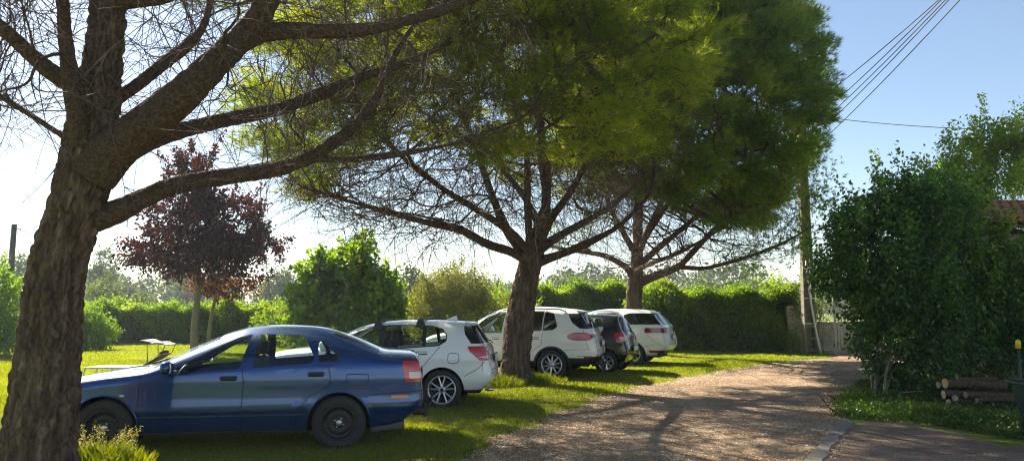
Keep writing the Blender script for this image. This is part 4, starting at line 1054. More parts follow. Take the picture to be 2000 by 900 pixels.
def leafy(name, label, cat, centre, lobes, m, nclump, per, leaf, clump_r=.22, stems=None, group=None, shoots=0, shoot_l=.6, bark='greybark', trunk=None, inner=.62, droop=.15, m2=None, f2=.0, zmin=.05, sticks=True, aspect=.55, rk=.004, maxt=90, spread=1., kind=None):
    """broadleaf shrub or tree: leaf clumps over several lobes, carried by real stems"""
    root = empty(name, (0, 0, 0)); tag(root, label, cat, group)
    lo = np.array([l[0] for l in lobes], float); lr = np.array([l[1] for l in lobes], float)
    wts = (lr ** 2).sum(1); wts /= wts.sum(); k = rng.choice(len(lobes), nclump, p=wts)
    u = unit_rand(nclump); rad = rng.uniform(inner, 1.0, (nclump, 1)) ** .8
    P = lo[k] + lr[k] * u * rad
    keep = P[:, 2] > zmin; P = P[keep]; u = u[keep]
    if shoots:
        top = rng.choice(len(P), shoots, p=np.clip(P[:, 2] - P[:, 2].min(), .01, None) / np.clip(P[:, 2] - P[:, 2].min(), .01, None).sum())
        SP = []; SU = []
        for q in top:
            d = nrm(u[q] * .6 + np.array([0, 0, .9]) + rng.normal(0, .25, 3)); L = shoot_l * rng.uniform(.4, 1.2)
            for t in np.arange(.2, 1.01, .16): SP.append(P[q] + d * L * t); SU.append(d)
        SP = np.array(SP); SU = np.array(SU)
    n = len(P); off = rng.normal(0, 1, (n * per, 3)) * clump_r * .6
    Q = np.repeat(P, per, 0) + off; NU = np.repeat(u, per, 0)
    var = clump_var(n, per)
    if shoots:
        ps = max(4, per // 5)
        Q = np.vstack([Q, np.repeat(SP, ps, 0) + rng.normal(0, 1, (len(SP) * ps, 3)) * .05]); NU = np.vstack([NU, np.repeat(SU, ps, 0)]); var = np.concatenate([var, clump_var(len(SP), ps) * .5 + .5])
    kz = Q[:, 2] > zmin * .5; Q = Q[kz]; NU = NU[kz]; var = var[kz]
    if m2 is None: sel = np.ones(len(Q), bool)
    else: sel = rng.random(len(Q)) > (f2(Q) if callable(f2) else f2)
    for s_, mm, nm in ((sel, m, 'foliage'), (~sel, m2, 'young_foliage')):
        if s_.sum() == 0: continue
        V, F_ = leaf_quads(Q[s_], leaf, NU[s_] * .8, droop, aspect, spread)
        npobj(nm, V, F_, mm, root, False, np.repeat(var[s_], 4))
    if sticks:
        segs = []; T = P[rng.choice(len(P), min(maxt, len(P)), replace=False)]
        if trunk is not None:
            X, Rr = spline(trunk[0], 24, trunk[1]); tb0 = Tubes(); tb0.add(X, Rr, 12); tb0.build('trunk', M[bark], root)
            grow_tree(X[-1], nrm(X[-1] - X[-2]), T[: len(T) // 2], segs, rk); grow_tree(X[17], np.array([0, 0, 1.]), T[len(T) // 2:], segs, rk)
        else:
            c = np.array(centre, float)
            for q in range(4):
                S = T[q::4]
                if len(S): grow_tree(c + np.array([rng.normal(0, .15), rng.normal(0, .15), 0]), np.array([0, 0, 1.]), S, segs, rk)
        tb = Tubes()
        for pts, rr, dp in segs: tb.add(pts, rr, 5)
        tb.build('stems', M[bark], root)
    return root
# ------------------------------------------------------------------ the ground
def ground_material():
    m, nt, out = new_mat('lawn soil and turf'); b = nt.nodes.new('ShaderNodeBsdfPrincipled'); nt.links.new(b.outputs[0], out.inputs[0]); b.inputs['Roughness'].default_value = .95; b.inputs['Specular IOR Level'].default_value = .15
    tc = nt.nodes.new('ShaderNodeTexCoord')
    n1 = N(nt, 'ShaderNodeTexNoise', Scale=.35, Detail=4.); n2 = N(nt, 'ShaderNodeTexNoise', Scale=38., Detail=6.)
    for n_ in (n1, n2): nt.links.new(tc.outputs['Object'], n_.inputs['Vector'])
    a = nt.nodes.new('ShaderNodeMath'); a.operation = 'ADD'; nt.links.new(n1.outputs[0], a.inputs[0]); nt.links.new(n2.outputs[0], a.inputs[1])
    h = nt.nodes.new('ShaderNodeMath'); h.operation = 'MULTIPLY'; h.inputs[1].default_value = .5; nt.links.new(a.outputs[0], h.inputs[0])
    r = ramp(nt, [(.36, (.07, .10, .012)), (.5, (.15, .19, .018)), (.62, (.25, .27, .03))], h.outputs[0])
    nt.links.new(r.outputs[0], b.inputs['Base Color'])
    bp = N(nt, 'ShaderNodeBump', Strength=.6, Distance=.03); nt.links.new(n2.outputs[0], bp.inputs['Height']); nt.links.new(bp.outputs[0], b.inputs['Normal'])
    return m
def gravel_material(name, cols, litter, sc=55.):
    m, nt, out = new_mat(name); b = nt.nodes.new('ShaderNodeBsdfPrincipled'); nt.links.new(b.outputs[0], out.inputs[0]); b.inputs['Roughness'].default_value = .9; b.inputs['Specular IOR Level'].default_value = .25
    tc = nt.nodes.new('ShaderNodeTexCoord')
    vo = N(nt, 'ShaderNodeTexVoronoi', Scale=sc); n1 = N(nt, 'ShaderNodeTexNoise', Scale=1.1, Detail=8., Roughness=.65); n2 = N(nt, 'ShaderNodeTexNoise', Scale=160., Detail=3.)
    for n_ in (vo, n1, n2): nt.links.new(tc.outputs['Object'], n_.inputs['Vector'])
    sc_ = nt.nodes.new('ShaderNodeSeparateColor'); nt.links.new(vo.outputs['Color'], sc_.inputs[0])
    r = ramp(nt, cols, sc_.outputs[0])
    r2 = ramp(nt, [(.42, (0, 0, 0)), (.56, (1, 1, 1))], n1.outputs[0])
    mx = nt.nodes.new('ShaderNodeMix'); mx.data_type = 'RGBA'; nt.links.new(r2.outputs[0], mx.inputs[0]); nt.links.new(r.outputs[0], mx.inputs[6])
    r3 = ramp(nt, litter, n2.outputs[0]); 
    mm = nt.nodes.new('ShaderNodeMix'); mm.data_type = 'RGBA'; mm.inputs[0].default_value = .8; nt.links.new(r.outputs[0], mm.inputs[6]); nt.links.new(r3.outputs[0], mm.inputs[7])
    nt.links.new(mm.outputs[2], mx.inputs[7]); nt.links.new(mx.outputs[2], b.inputs['Base Color'])
    a = nt.nodes.new('ShaderNodeMath'); a.operation = 'SUBTRACT'; nt.links.new(n2.outputs[0], a.inputs[0]); nt.links.new(vo.outputs['Distance'], a.inputs[1])
    bp = N(nt, 'ShaderNodeBump', Strength=.9, Distance=.02); nt.links.new(a.outputs[0], bp.inputs['Height']); nt.links.new(bp.outputs[0], b.inputs['Normal'])
    return m
M['ground'] = ground_material()
M['gravel'] = gravel_material('pinkish gravel', [(0, (.27, .17, .095)), (.35, (.42, .285, .17)), (.7, (.54, .395, .25)), (1, (.66, .52, .36))], [(.3, (.17, .09, .05)), (.6, (.33, .21, .125)), (.8, (.42, .30, .19))])
M['paving'] = gravel_material('reddish concrete', [(0, (.22, .145, .095)), (.5, (.34, .24, .165)), (1, (.46, .35, .25))], [(.3, (.16, .09, .06)), (.6, (.24, .16, .12)), (.8, (.30, .22, .17))], 90.)
# terrain sheet, slightly uneven far away
gx = np.concatenate([np.linspace(-900, -60, 12), np.linspace(-50, 50, 101), np.linspace(60, 900, 12)]); gy = np.concatenate([np.linspace(-60, -4, 6), np.linspace(-3, 60, 64), np.linspace(70, 1800, 20)])
X, Y = np.meshgrid(gx, gy, indexing='ij'); Z = np.zeros_like(X)
V = np.stack([X, Y, Z], -1).reshape(-1, 3); ny = len(gy)
i, j = np.meshgrid(np.arange(len(gx) - 1), np.arange(ny - 1), indexing='ij')
Fq = np.stack([i * ny + j, (i + 1) * ny + j, (i + 1) * ny + j + 1, i * ny + j + 1], -1).reshape(-1, 4)
tag(npobj('ground', V, Fq, M['ground']), kind='structure')

# drive edges, traced on the ground plane (left edge, then right edge) as x(y)
LE = [gnd(*p)[:2] for p in ((820, 935), (890, 900), (965, 862), (1060, 822), (1150, 786), (1215, 765), (1290, 748), (1400, 727), (1500, 711), (1570, 703), (1625, 699))]
LE = np.array([(LE[0][0] - 2.2, 1.0), (LE[0][0] - 1.1, 4.5)] + [tuple(p) for p in LE] + [(11.2, 26.5), (12.5, 29.5)])
RE = np.array([(3.1, -2.), (2.9, 4.), (3.15, 7.0), (3.55, 8.2), (4.4, 9.9), (4.95, 11.0), (5.15, 11.7), (5.75, 13.0), (6.7, 14.6), (8.0, 16.7), (10.0, 20.0), (12., 23.), (14., 26.5), (15.5, 29.5)])
def left_x(y): return np.interp(y, LE[:, 1], LE[:, 0]) + .10 * np.sin(y * 3.1) + .06 * np.sin(y * 7.7 + 1) + .03 * np.sin(y * 23)
def right_x(y): return np.interp(y, RE[:, 1], RE[:, 0]) + .05 * np.sin(y * 4.1 + 2)
ys = np.linspace(1.0, 29., 560); nn = 24
X = np.array([left_x(ys) + (right_x(ys) - left_x(ys)) * t for t in np.linspace(0, 1, nn)]).T
Z = np.full_like(X, .006); Z += .012 * np.sin(np.linspace(0, PI, nn))[None] 
V = np.stack([X, np.repeat(ys[:, None], nn, 1), Z], -1).reshape(-1, 3)
i, j = np.meshgrid(np.arange(len(ys) - 1), np.arange(nn - 1), indexing='ij')
Fq = np.stack([i * nn + j, i * nn + j + 1, (i + 1) * nn + j + 1, (i + 1) * nn + j], -1).reshape(-1, 4)
tag(npobj('drive', V, Fq, M['gravel']), kind='structure')
# paved apron to the right of the kerb strip
kt, kb = gnd(1655, 824)[:2], gnd(1592, 900)[:2]
KD = nrm(kb - kt); KN = np.array([-KD[1], KD[0]])   # KN points to the drive or away
if KN[0] < 0: KN = -KN
k0 = kt; k1 = kb + KD * 5
mb = MB(); 
def quad(a, b, c, d, z): return [(a[0], a[1], z), (b[0], b[1], z), (c[0], c[1], z), (d[0], d[1], z)]
e1 = np.array([8.2, 9.0]); e0 = gnd(1680, 828)[:2]
pv = [tuple(k0 + KN * .1), tuple(gnd(1760, 826)[:2]), tuple(gnd(1860, 845)[:2]), tuple(gnd(1960, 872)[:2]), (7.5, 8.6), (9, 8.3), (9, 1), tuple(k1 + KN * .1)]
mb.add([(x, y, .012) for x, y in pv], [tuple(range(len(pv)))[::-1]])
tag(mb.build('paving', M['paving']), kind='structure')
# kerb strip in cast lengths with chipped edges
segs = 26; vs = []; fs = []
for q in range(segs + 1):
    p = k0 + (k1 - k0) * q / segs; wj = .085 + .014 * math.sin(q * 2.3) + rng.normal(0, .012)
    l = p - KN * wj + rng.normal(0, .008, 2); r_ = p + KN * wj + rng.normal(0, .008, 2)
    z = .035 + rng.normal(0, .003)
    vs += [(l[0] - KN[0] * .03, l[1] - KN[1] * .03, 0), (l[0], l[1], z), (r_[0], r_[1], z - .004), (r_[0] + KN[0] * .02, r_[1] + KN[1] * .02, 0)]
    if q: 
        a = (q - 1) * 4
        fs += [(a, a + 1, a + 5, a + 4), (a + 1, a + 2, a + 6, a + 5), (a + 2, a + 3, a + 7, a + 6)]
fs += [(0, 3, 2, 1)]
mb = MB(); mb.add(vs, fs); tag(mb.build('kerb', M['kerbc']), kind='structure')

# ------------------------------------------------------------------ pebbles on the drive (uncountable)
def pebbles():
    n = 26000
    yy = 6.6 + 17 * rng.random(n) ** 1.8; t = rng.random(n); t = np.where(rng.random(n) < .25, t ** 3, t)
    lx = left_x(yy); rx = right_x(yy); x = lx - .25 * (rng.random(n) < .08) + (rx - lx) * t
    P = np.stack([x, yy, np.full(n, .014)], 1); s = rng.uniform(.006, .017, n) * (1 + (yy - 7) * .03)
    base = np.array([(1, 0, 0), (0, 1, 0), (-1, 0, 0), (0, -1, 0), (0, 0, .7), (0, 0, -.5)], float)
    J = base[None] * rng.uniform(.6, 1.3, (n, 6, 1)); a = rng.random(n) * 2 * PI; ca, sa = np.cos(a), np.sin(a)
    X = J[..., 0] * ca[:, None] - J[..., 1] * sa[:, None]; Y = J[..., 0] * sa[:, None] + J[..., 1] * ca[:, None]
    V = np.stack([X, Y, J[..., 2]], -1) * s[:, None, None] + P[:, None]
    f = np.array([(0, 1, 4), (1, 2, 4), (2, 3, 4), (3, 0, 4)]); F_ = (f[None] + (np.arange(n) * 6)[:, None, None]).reshape(-1, 3)
    m, nt, out = new_mat('loose stones'); b = nt.nodes.new('ShaderNodeBsdfPrincipled'); nt.links.new(b.outputs[0], out.inputs[0]); b.inputs['Roughness'].default_value = .85
    at_ = N(nt, 'ShaderNodeAttribute', attribute_name='var'); r = ramp(nt, [(0, (.20, .11, .055)), (.4, (.42, .27, .155)), (.8, (.57, .42, .26)), (1, (.70, .57, .40))], at_.outputs['Fac']); nt.links.new(r.outputs[0], b.inputs['Base Color'])
    tag(npobj('gravel_stones', V.reshape(-1, 3), F_, m, None, True, np.repeat(rng.random(n), 6)), kind='stuff', label='loose pinkish stones scattered over the drive', cat='gravel')
pebbles()
def litter():
    n = 15000; yy = 6.6 + 12 * rng.random(n) ** 1.5; t = rng.random(n); lx = left_x(yy); rx = right_x(yy) + 3.2 * (yy < 10.5); x = lx - .3 + (rx - lx + .3) * t
    k = rng.random(n) < .4; x = np.where(k, lx - 4.5 * rng.random(n), x); zz = np.where(k, .045, 0.)
    a = rng.random(n) * PI; L = rng.uniform(.03, .075, n); d = np.stack([np.cos(a), np.sin(a), 0 * a], 1); p = np.stack([-np.sin(a), np.cos(a), 0 * a], 1)
    P = np.stack([x, yy, rng.uniform(.022, .032, n) + zz], 1)
    V = np.stack([P - d * L[:, None] - p * .002, P - d * L[:, None] + p * .002, P + d * L[:, None] + p * .002 + [0, 0, .004], P + d * L[:, None] - p * .002 + [0, 0, .004]], 1).reshape(-1, 3)
    tag(npobj('fallen_needles', V, np.arange(n * 4).reshape(n, 4), pbr('fallen needles', (.22, .11, .055), .9)), kind='stuff', label='brown fallen pine needles lying on the drive and grass', cat='pine needles')
litter()

# ------------------------------------------------------------------ grass
def blades(P, h, wid, lean=.35, name='grass', m=None, **tags):
    n = len(P); a = rng.random(n) * 2 * PI; d = np.stack([np.cos(a), np.sin(a), np.zeros(n)], 1); q = np.stack([-d[:, 1], d[:, 0], np.zeros(n)], 1)
    h = np.broadcast_to(h, (n,)) * rng.uniform(.5, 1.25, n); ln = rng.uniform(0, lean, n) * h * 2; w_ = np.broadcast_to(wid, (n,))[:, None]
    up = np.array([0, 0, 1.])
    B0 = P - q * w_ / 2; B1 = P + q * w_ / 2; Mi = P + up * (h * .6)[:, None] + d * (ln * .35)[:, None]; T = P + up * h[:, None] + d * ln[:, None]
    V = np.stack([B0, B1, Mi + q * w_ * .4, T, Mi - q * w_ * .4], 1).reshape(-1, 3)
    base = np.array([mnoise.noise(Vector((x * .8, y * .8, 0))) for x, y, z in P[::1]]) if n < 60000 else np.repeat(rng.normal(0, .15, n // 40 + 1), 40)[:n]
    var = np.clip(.45 + base * .5 + rng.normal(0, .2, n), 0, 1)
    o = npobj(name, V, np.arange(n * 5).reshape(n, 5), m or M['grass'], None, False, np.repeat(var, 5)); tag(o, **tags); return o
def lawn():
    pts = []
    def field(n, y0, y1, pw, xl, xr):
        y = y0 + (y1 - y0) * rng.random(n) ** pw; x = xl(y) + (xr(y) - xl(y)) * rng.random(n); return np.stack([x, y, np.zeros(n)], 1)
    A = field(150000, 6.4, 14, 1.0, lambda y: -.72 * y - .3, lambda y: left_x(y) + .12)
    B = field(150000, 14, 24, 1.0, lambda y: -.72 * y - .3, lambda y: left_x(y) + .15)
    C = field(110000, 24, 36, 1.0, lambda y: -.72 * y - .3, lambda y: np.minimum(left_x(y) + .2, 13))
    for (Q, h, wd) in ((A, .048, .006), (B, .055, .010), (C, .06, .016)):
        # thin, ragged edge towards the drive
        e = left_x(Q[:, 1]) - Q[:, 0]
        keep = (e > .45) | (rng.random(len(Q)) < np.clip((e + .12) / .57, 0, 1) ** 1.2)
        Q = Q[keep]; pts.append((Q, h, wd))
    Q = np.vstack([p[0] for p in pts]); h = np.concatenate([np.full(len(p[0]), p[1]) for p in pts]); wd = np.concatenate([np.full(len(p[0]), p[2]) for p in pts])
    # lush and thin patches
    f = 1 + .5 * np.sin(Q[:, 0] * 1.7 + np.sin(Q[:, 1] * 1.1)) * np.sin(Q[:, 1] * 1.3)
    blades(Q, h * f, wd, .5, 'lawn_grass', label='short bright green grass around the parked cars', cat='grass', kind='stuff')
lawn()
def tuft(name, label, cx, cy, r, n, h, seeds=0, group=None):
    root = empty(name, (cx, cy, 0)); tag(root, label, 'grass tuft', group)
    rr = r * rng.random(n) ** .6; a = rng.random(n) * 2 * PI; P = np.stack([rr * np.cos(a) * 1.3, rr * np.sin(a), np.zeros(n)], 1)
    hh = h * (1 - .45 * rr / r)
    o = blades(P, hh, .006, .35, 'blades'); o.parent = root; o['kind'] = 'stuff'
    if seeds:
        tb = Tubes(); SP = []
        for q in range(seeds):
            a = rng.random() * 2 * PI; b = np.array([math.cos(a) * r * .7 * rng.random() * 1.3, math.sin(a) * r * .6 * rng.random(), 0]); L = h * rng.uniform(1.0, 1.55); ln = rng.uniform(.05, .3)
            t = np.linspace(0, 1, 6)[:, None]; d = np.array([math.cos(a), math.sin(a) * .5, 0]); p = b + np.array([0, 0, L]) * t + d * ln * t ** 2
            tb.add(p, np.full(6, .0018), 3)
            for z in np.linspace(.72, 1, 9):
                c = b + np.array([0, 0, L]) * z + d * ln * z * z
                for _ in range(5): SP.append(c + rng.normal(0, .012, 3))
        tag(tb.build('stalks', M['grass'], root), kind='stuff')
        V, F_ = leaf_quads(np.array(SP), .018, None, 0, .4); tag(npobj('seed_heads', V, F_, M['seed'], root, False, np.repeat(rng.random(len(SP)), 4)), kind='stuff')
    return root
g = gnd(205, 893); tuft('grass_tuft', 'tall seeding grass tuft in front of the blue saloon wheel', -4.05, 7.5, .36, 2400, .31, 30)
tuft('grass_tuft', 'long grass at the right foot of the nearest thick trunk', -3.95, 6.95, .30, 900, .16, 5)
g = gnd(985, 757); tuft('grass_tuft', 'leafy weeds and grass at the left foot of the middle trunk', -.28, 15.85, .45, 1600, .26, 0)
g = gnd(1045, 745); tuft('grass_tuft', 'long bright grass at the right foot of the middle trunk', .62, 16.4, .45, 1300, .24, 0)
# verge under the shrubs on the right
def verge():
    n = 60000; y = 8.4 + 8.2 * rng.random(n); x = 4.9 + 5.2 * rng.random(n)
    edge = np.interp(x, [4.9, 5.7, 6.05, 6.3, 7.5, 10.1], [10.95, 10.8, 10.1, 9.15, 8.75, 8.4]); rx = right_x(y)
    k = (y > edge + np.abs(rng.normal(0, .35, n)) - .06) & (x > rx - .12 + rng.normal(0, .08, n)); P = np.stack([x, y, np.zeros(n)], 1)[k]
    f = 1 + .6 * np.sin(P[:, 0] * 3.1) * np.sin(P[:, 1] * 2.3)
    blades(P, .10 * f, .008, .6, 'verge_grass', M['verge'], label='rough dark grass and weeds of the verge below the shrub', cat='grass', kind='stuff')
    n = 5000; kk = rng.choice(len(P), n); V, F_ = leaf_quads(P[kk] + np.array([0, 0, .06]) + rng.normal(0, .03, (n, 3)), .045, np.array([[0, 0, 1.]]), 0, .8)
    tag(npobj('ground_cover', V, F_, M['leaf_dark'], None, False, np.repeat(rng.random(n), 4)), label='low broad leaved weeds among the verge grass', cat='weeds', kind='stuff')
verge()
# ------------------------------------------------------------------ umbrella pines
def pxl(lst):      # [(px, py, depth, radius)] -> points and radii
    return [at(a, b, c) for a, b, c, r in lst], [r for a, b, c, r in lst]
def proj(p):
    z = p[2] - CAMH; dep = p[1] * math.cos(PITCH) + z * math.sin(PITCH); u = -p[1] * math.sin(PITCH) + z * math.cos(PITCH)
    return 1000 + FPX * p[0] / dep, 450 - FPX * u / dep
# nearest pine
b0 = at(78, 900, 7.0)
T1 = ([(b0[0] - .02, 7.0, -.08), tuple(b0), tuple(at(86, 775, 7.0)), tuple(at(97, 650, 7.0)), tuple(at(106, 570, 7.0)), tuple(at(122, 490, 7.0)), tuple(at(146, 420, 7.0)), tuple(at(163, 350, 7.0)), tuple(at(178, 290, 7.02)), tuple(at(192, 200, 7.1)), tuple(at(204, 90, 7.2)), tuple(at(212, -20, 7.3)), tuple(at(214, -200, 7.5)), tuple(at(225, -420, 7.8)), tuple(at(230, -620, 8.0))],
      [.345, .32, .29, .255, .24, .24, .235, .235, .24, .195, .175, .16, .14, .10, .06])
L1 = [pxl(q) for q in (
    [(150, 440, 7.02, .12), (215, 418, 7.1, .12), (275, 390, 7.25, .098), (335, 364, 7.4, .088), (410, 350, 7.7, .088), (500, 337, 8.0, .085), (570, 322, 8.3, .08), (625, 295, 8.5, .078), (690, 248, 8.7, .065), (735, 190, 8.9, .052), (770, 110, 9.2, .04), (830, 20, 9.6, .03)],
    [(600, 308, 8.4, .045), (660, 312, 8.6, .042), (720, 308, 8.8, .038), (800, 298, 9.2, .032), (880, 282, 9.7, .028), (1000, 240, 10.4, .02)],
    [(195, 330, 7.05, .13), (270, 285, 7.25, .10), (330, 262, 7.5, .09), (400, 243, 7.9, .085), (480, 226, 8.4, .082), (560, 208, 8.9, .078), (630, 182, 9.3, .072), (695, 155, 9.8, .062), (780, 128, 10.3, .05), (880, 80, 11., .04), (960, 10, 11.6, .03)],
    [(180, 340, 6.98, .22), (225, 290, 6.95, .205), (290, 240, 6.9, .18), (340, 198, 6.9, .165), (395, 150, 6.9, .14), (440, 105, 6.95, .13), (480, 70, 7.0, .125), (515, 20, 7.0, .115), (545, -50, 7.0, .10), (600, -180, 7.1, .075), (680, -330, 7.3, .05)],
    [(455, 95, 7.0, .10), (520, 62, 7.15, .085), (600, 62, 7.4, .075), (700, 60, 7.7, .068), (790, 42, 8.0, .06), (870, 18, 8.3, .055), (980, -25, 8.7, .045), (1120, -90, 9.2, .03)],
    [(195, 215, 7.15, .075), (260, 172, 7.4, .07), (320, 125, 7.7, .062), (375, 80, 8.0, .055), (402, 40, 8.2, .045), (418, -40, 8.4, .04), (430, -160, 8.6, .03)],
    [(165, 178, 7.0, .085), (110, 148, 6.9, .078), (60, 106, 6.8, .07), (0, 52, 6.7, .065), (-80, 0, 6.6, .055), (-200, -80, 6.5, .04)],
    [(160, 285, 6.85, .10), (146, 200, 6.72, .08), (135, 130, 6.65, .072), (126, 50, 6.6, .062), (118, -40, 6.5, .055), (105, -180, 6.4, .04)],
    [(145, 275, 7.0, .055), (122, 264, 7.05, .036), (60, 225, 7.2, .03), (0, 188, 7.4, .025), (-90, 140, 7.6, .018)],
    [(200, 20, 7.3, .08), (245, 8, 7.2, .06), (300, 2, 7.1, .05), (380, -25, 7.0, .04), (480, -90, 6.9, .03)])]
def c1(p):
    a, b = proj(p)
    if p[1] < 5.0 and p[2] < 5.5: return False
    if b < -10: return True
    return a > 470 and b < 95 and a < 1300 or (a > 640 and b < 190 and a < 1200)
pads1 = dome((-1.6, 8.2, 6.2), (5.2, 4.6, 3.0), 170, 95, 1.1, seed=3, cond=c1, minsep=.6)
gb = np.random.default_rng(12)
bare1 = np.array([at(gb.uniform(-160, 640), gb.uniform(-160, 250), gb.uniform(5.2, 10.5)) for _ in range(190)] + [at(gb.uniform(560, 1000), gb.uniform(-50, 330), gb.uniform(8., 12.5)) for _ in range(240)])
bare1 = bare1[(bare1[:, 2] > 3.1)]
pine('umbrella_pine', 'nearest umbrella pine with thick leaning grey trunk and many bare limbs at the left', L1, T1, pads1, M['needle_yellow'], per_pad=90, rk=.0055,
     trunk_kw=dict(n=520, k=190, depth=.042, cell=.062, flare=.05, knob=.014), keep_twig=lambda q: proj(q)[0] < 1350, twigs=4200, bare=bare1, needle_kw=dict(per=12, length=.12, wid=.008), pad_r=.5, twig_len=(.3, 1.4))

# middle pine
g2 = np.array([.10, 16.4, 0.])
def P2(a, b, y=16.4): return tuple(at(a, b, y))
T2 = ([(g2[0], g2[1], -.05), P2(1006, 735), P2(1008, 690), P2(1013, 640), P2(1021, 590), P2(1031, 545), P2(1040, 505), P2(1050, 470), P2(1062, 428, 16.5), P2(1067, 380, 16.6), P2(1062, 300, 16.7), P2(1050, 200, 16.8), P2(1040, 60, 16.8)],
      [.37, .345, .32, .32, .285, .27, .26, .17, .14, .125, .10, .08, .04])
L2 = [pxl(q) for q in (
    [(1035, 515, 16.4, .13), (1005, 494, 16.3, .10), (955, 478, 16., .092), (890, 446, 15.6, .08), (840, 436, 15.3, .066), (780, 420, 15.0, .055), (700, 398, 14.6, .042), (610, 372, 14.2, .03)],
    [(1030, 505, 16.4, .12), (1003, 470, 16.6, .105), (985, 440, 16.8, .10), (968, 400, 17., .092), (950, 350, 17.3, .08), (925, 280, 17.6, .06), (890, 190, 18., .04)],
    [(1036, 510, 16.3, .10), (1033, 450, 16.2, .085), (1030, 390, 16.0, .08), (1030, 320, 15.7, .065), (1015, 240, 15.3, .05), (980, 140, 15., .035)],
    [(1055, 510, 16.4, .12), (1085, 500, 16.2, .092), (1115, 489, 16.0, .085), (1165, 466, 15.5, .07), (1210, 440, 15., .05), (1260, 390, 14.5, .035)],
    [(1050, 490, 16.4, .11), (1090, 462, 16.7, .085), (1140, 435, 17., .075), (1190, 405, 17.3, .06), (1250, 350, 17.7, .045), (1330, 250, 18., .03)],
    [(1040, 500, 16.3, .10), (1000, 455, 15.6, .08), (940, 415, 14.8, .07), (860, 365, 14., .055), (780, 300, 13.2, .04), (700, 220, 12.6, .03)],
    [(1052, 480, 16.4, .10), (1075, 430, 15.7, .08), (1110, 380, 14.9, .065), (1150, 310, 14.1, .05), (1190, 220, 13.4, .035)],
    [(1055, 440, 16.5, .09), (1020, 380, 17.3, .07), (960, 310, 18.3, .055), (860, 240, 19.2, .04), (760, 180, 20., .03)])]
BX = [430, 470, 520, 560, 620, 680, 740, 820, 900, 980, 1040, 1120, 1180, 1240, 1290, 1340, 1400, 1440, 1490]
BY = [100, 330, 385, 405, 400, 330, 265, 270, 300, 350, 375, 392, 388, 345, 275, 205, 130, 60, -60]
gc2 = np.random.default_rng(77)
def c2(p):
    a, b = proj(p)
    if a < 820 and gc2.random() < .5 * (820 - a) / 200: return False
    return a > 462 and b < np.interp(a, BX, BY) - 12 and a < 1490
pads2 = dome((-.55, 16.0, 5.2), (5.7, 5.2, 4.1), 430, 108, 1.5, seed=5, cond=c2, minsep=.5)
BXb = [540, 620, 720, 820, 900, 1000, 1100, 1200, 1280]; BYb = [400, 455, 485, 500, 490, 470, 490, 470, 430]
def barec(n, BXb, BYb, Y0, Y1, h, g):
    out = []
    for _ in range(n):
        a = g.uniform(BXb[0], BXb[-1]); out.append(at(a, np.interp(a, BXb, BYb) - h * g.random() ** .8, g.uniform(Y0, Y1)))
    return np.array(out)
bare2 = barec(640, BXb, BYb, 12.0, 20.5, 170, gb)
pine('umbrella_pine', 'middle umbrella pine with yellow green crown beside the white sport utility car', L2, T2, pads2, M['needle_yellow'], per_pad=100, rk=.0066, twig_r=1.4, bare=bare2, keep_twig=lambda q: np.linalg.norm((q - np.array([-.55, 16., 5.2])) / np.array([5.9, 5.4, 4.3])) < 1,
     trunk_kw=dict(n=260, k=96, depth=.04, cell=.085, flare=.06, seed=11, knob=.02), twigs=5500, needle_kw=dict(per=11, length=.15, wid=.011), pad_r=.46, twig_len=(.4, 1.3))

# far pine
Y3 = 27.0
def P3(a, b, y=Y3): return tuple(at(a, b, y))
T3 = ([(4.4, Y3, -.05), P3(1236, 680), P3(1236, 640), P3(1237, 600), P3(1240, 560), P3(1244, 535), P3(1245, 500), P3(1246, 440), P3(1250, 340, 26.7), P3(1260, 200, 26.5), P3(1270, 60, 26.3)], [.36, .33, .31, .30, .30, .24, .20, .17, .14, .10, .06])
L3 = [pxl(q) for q in (
    [(1240, 545, 27, .16), (1225, 524, 26.9, .12), (1200, 508, 26.7, .10), (1175, 498, 26.5, .085), (1120, 489, 26.1, .06), (1060, 478, 25.7, .04)],
    [(1248, 552, 27, .18), (1290, 535, 26.6, .14), (1325, 520, 26.2, .12), (1355, 490, 25.8, .10), (1385, 458, 25.4, .085), (1420, 420, 25., .06), (1470, 350, 24.4, .04)],
    [(1325, 521, 26.2, .085), (1370, 524, 26, .075), (1410, 516, 25.7, .068), (1470, 498, 25.3, .055), (1530, 474, 25., .04), (1590, 440, 24.7, .025)],
    [(1246, 520, 27, .14), (1290, 480, 27.3, .11), (1340, 440, 27.6, .09), (1400, 380, 28., .065), (1480, 300, 28.5, .04)],
    [(1244, 500, 27, .12), (1215, 450, 26.6, .09), (1190, 400, 26.2, .07), (1170, 330, 25.8, .05)],
    [(1246, 500, 26.9, .12), (1270, 440, 26, .10), (1300, 380, 25., .08), (1340, 300, 24, .06), (1380, 200, 23, .04)],
    [(1248, 480, 27, .12), (1290, 420, 26.8, .09), (1350, 330, 26.5, .07), (1430, 220, 26.3, .05), (1500, 110, 26., .03)],
    [(1240, 530, 27, .10), (1270, 515, 25.5, .08), (1310, 500, 24.2, .065), (1370, 470, 22.8, .045), (1430, 430, 21.5, .03)])]
BX3 = [1080, 1140, 1200, 1260, 1320, 1380, 1430, 1490, 1540, 1575, 1600, 1630, 1650]
BY3 = [300, 350, 375, 395, 415, 440, 455, 440, 400, 360, 305, 230, 190]
def c3(p):
    a, b = proj(p)
    return a > 1090 and b < np.interp(a, BX3, BY3) - 12 and a < np.interp(b, [-200, 0, 60, 190, 300, 360, 450], [1515, 1568, 1600, 1627, 1590, 1556, 1465])
pads3 = dome((5.9, 24.2, 8.0), (5.3, 5.2, 5.4), 760, 150, 1.5, seed=8, cond=c3, minsep=.48)
g = np.random.default_rng(4)
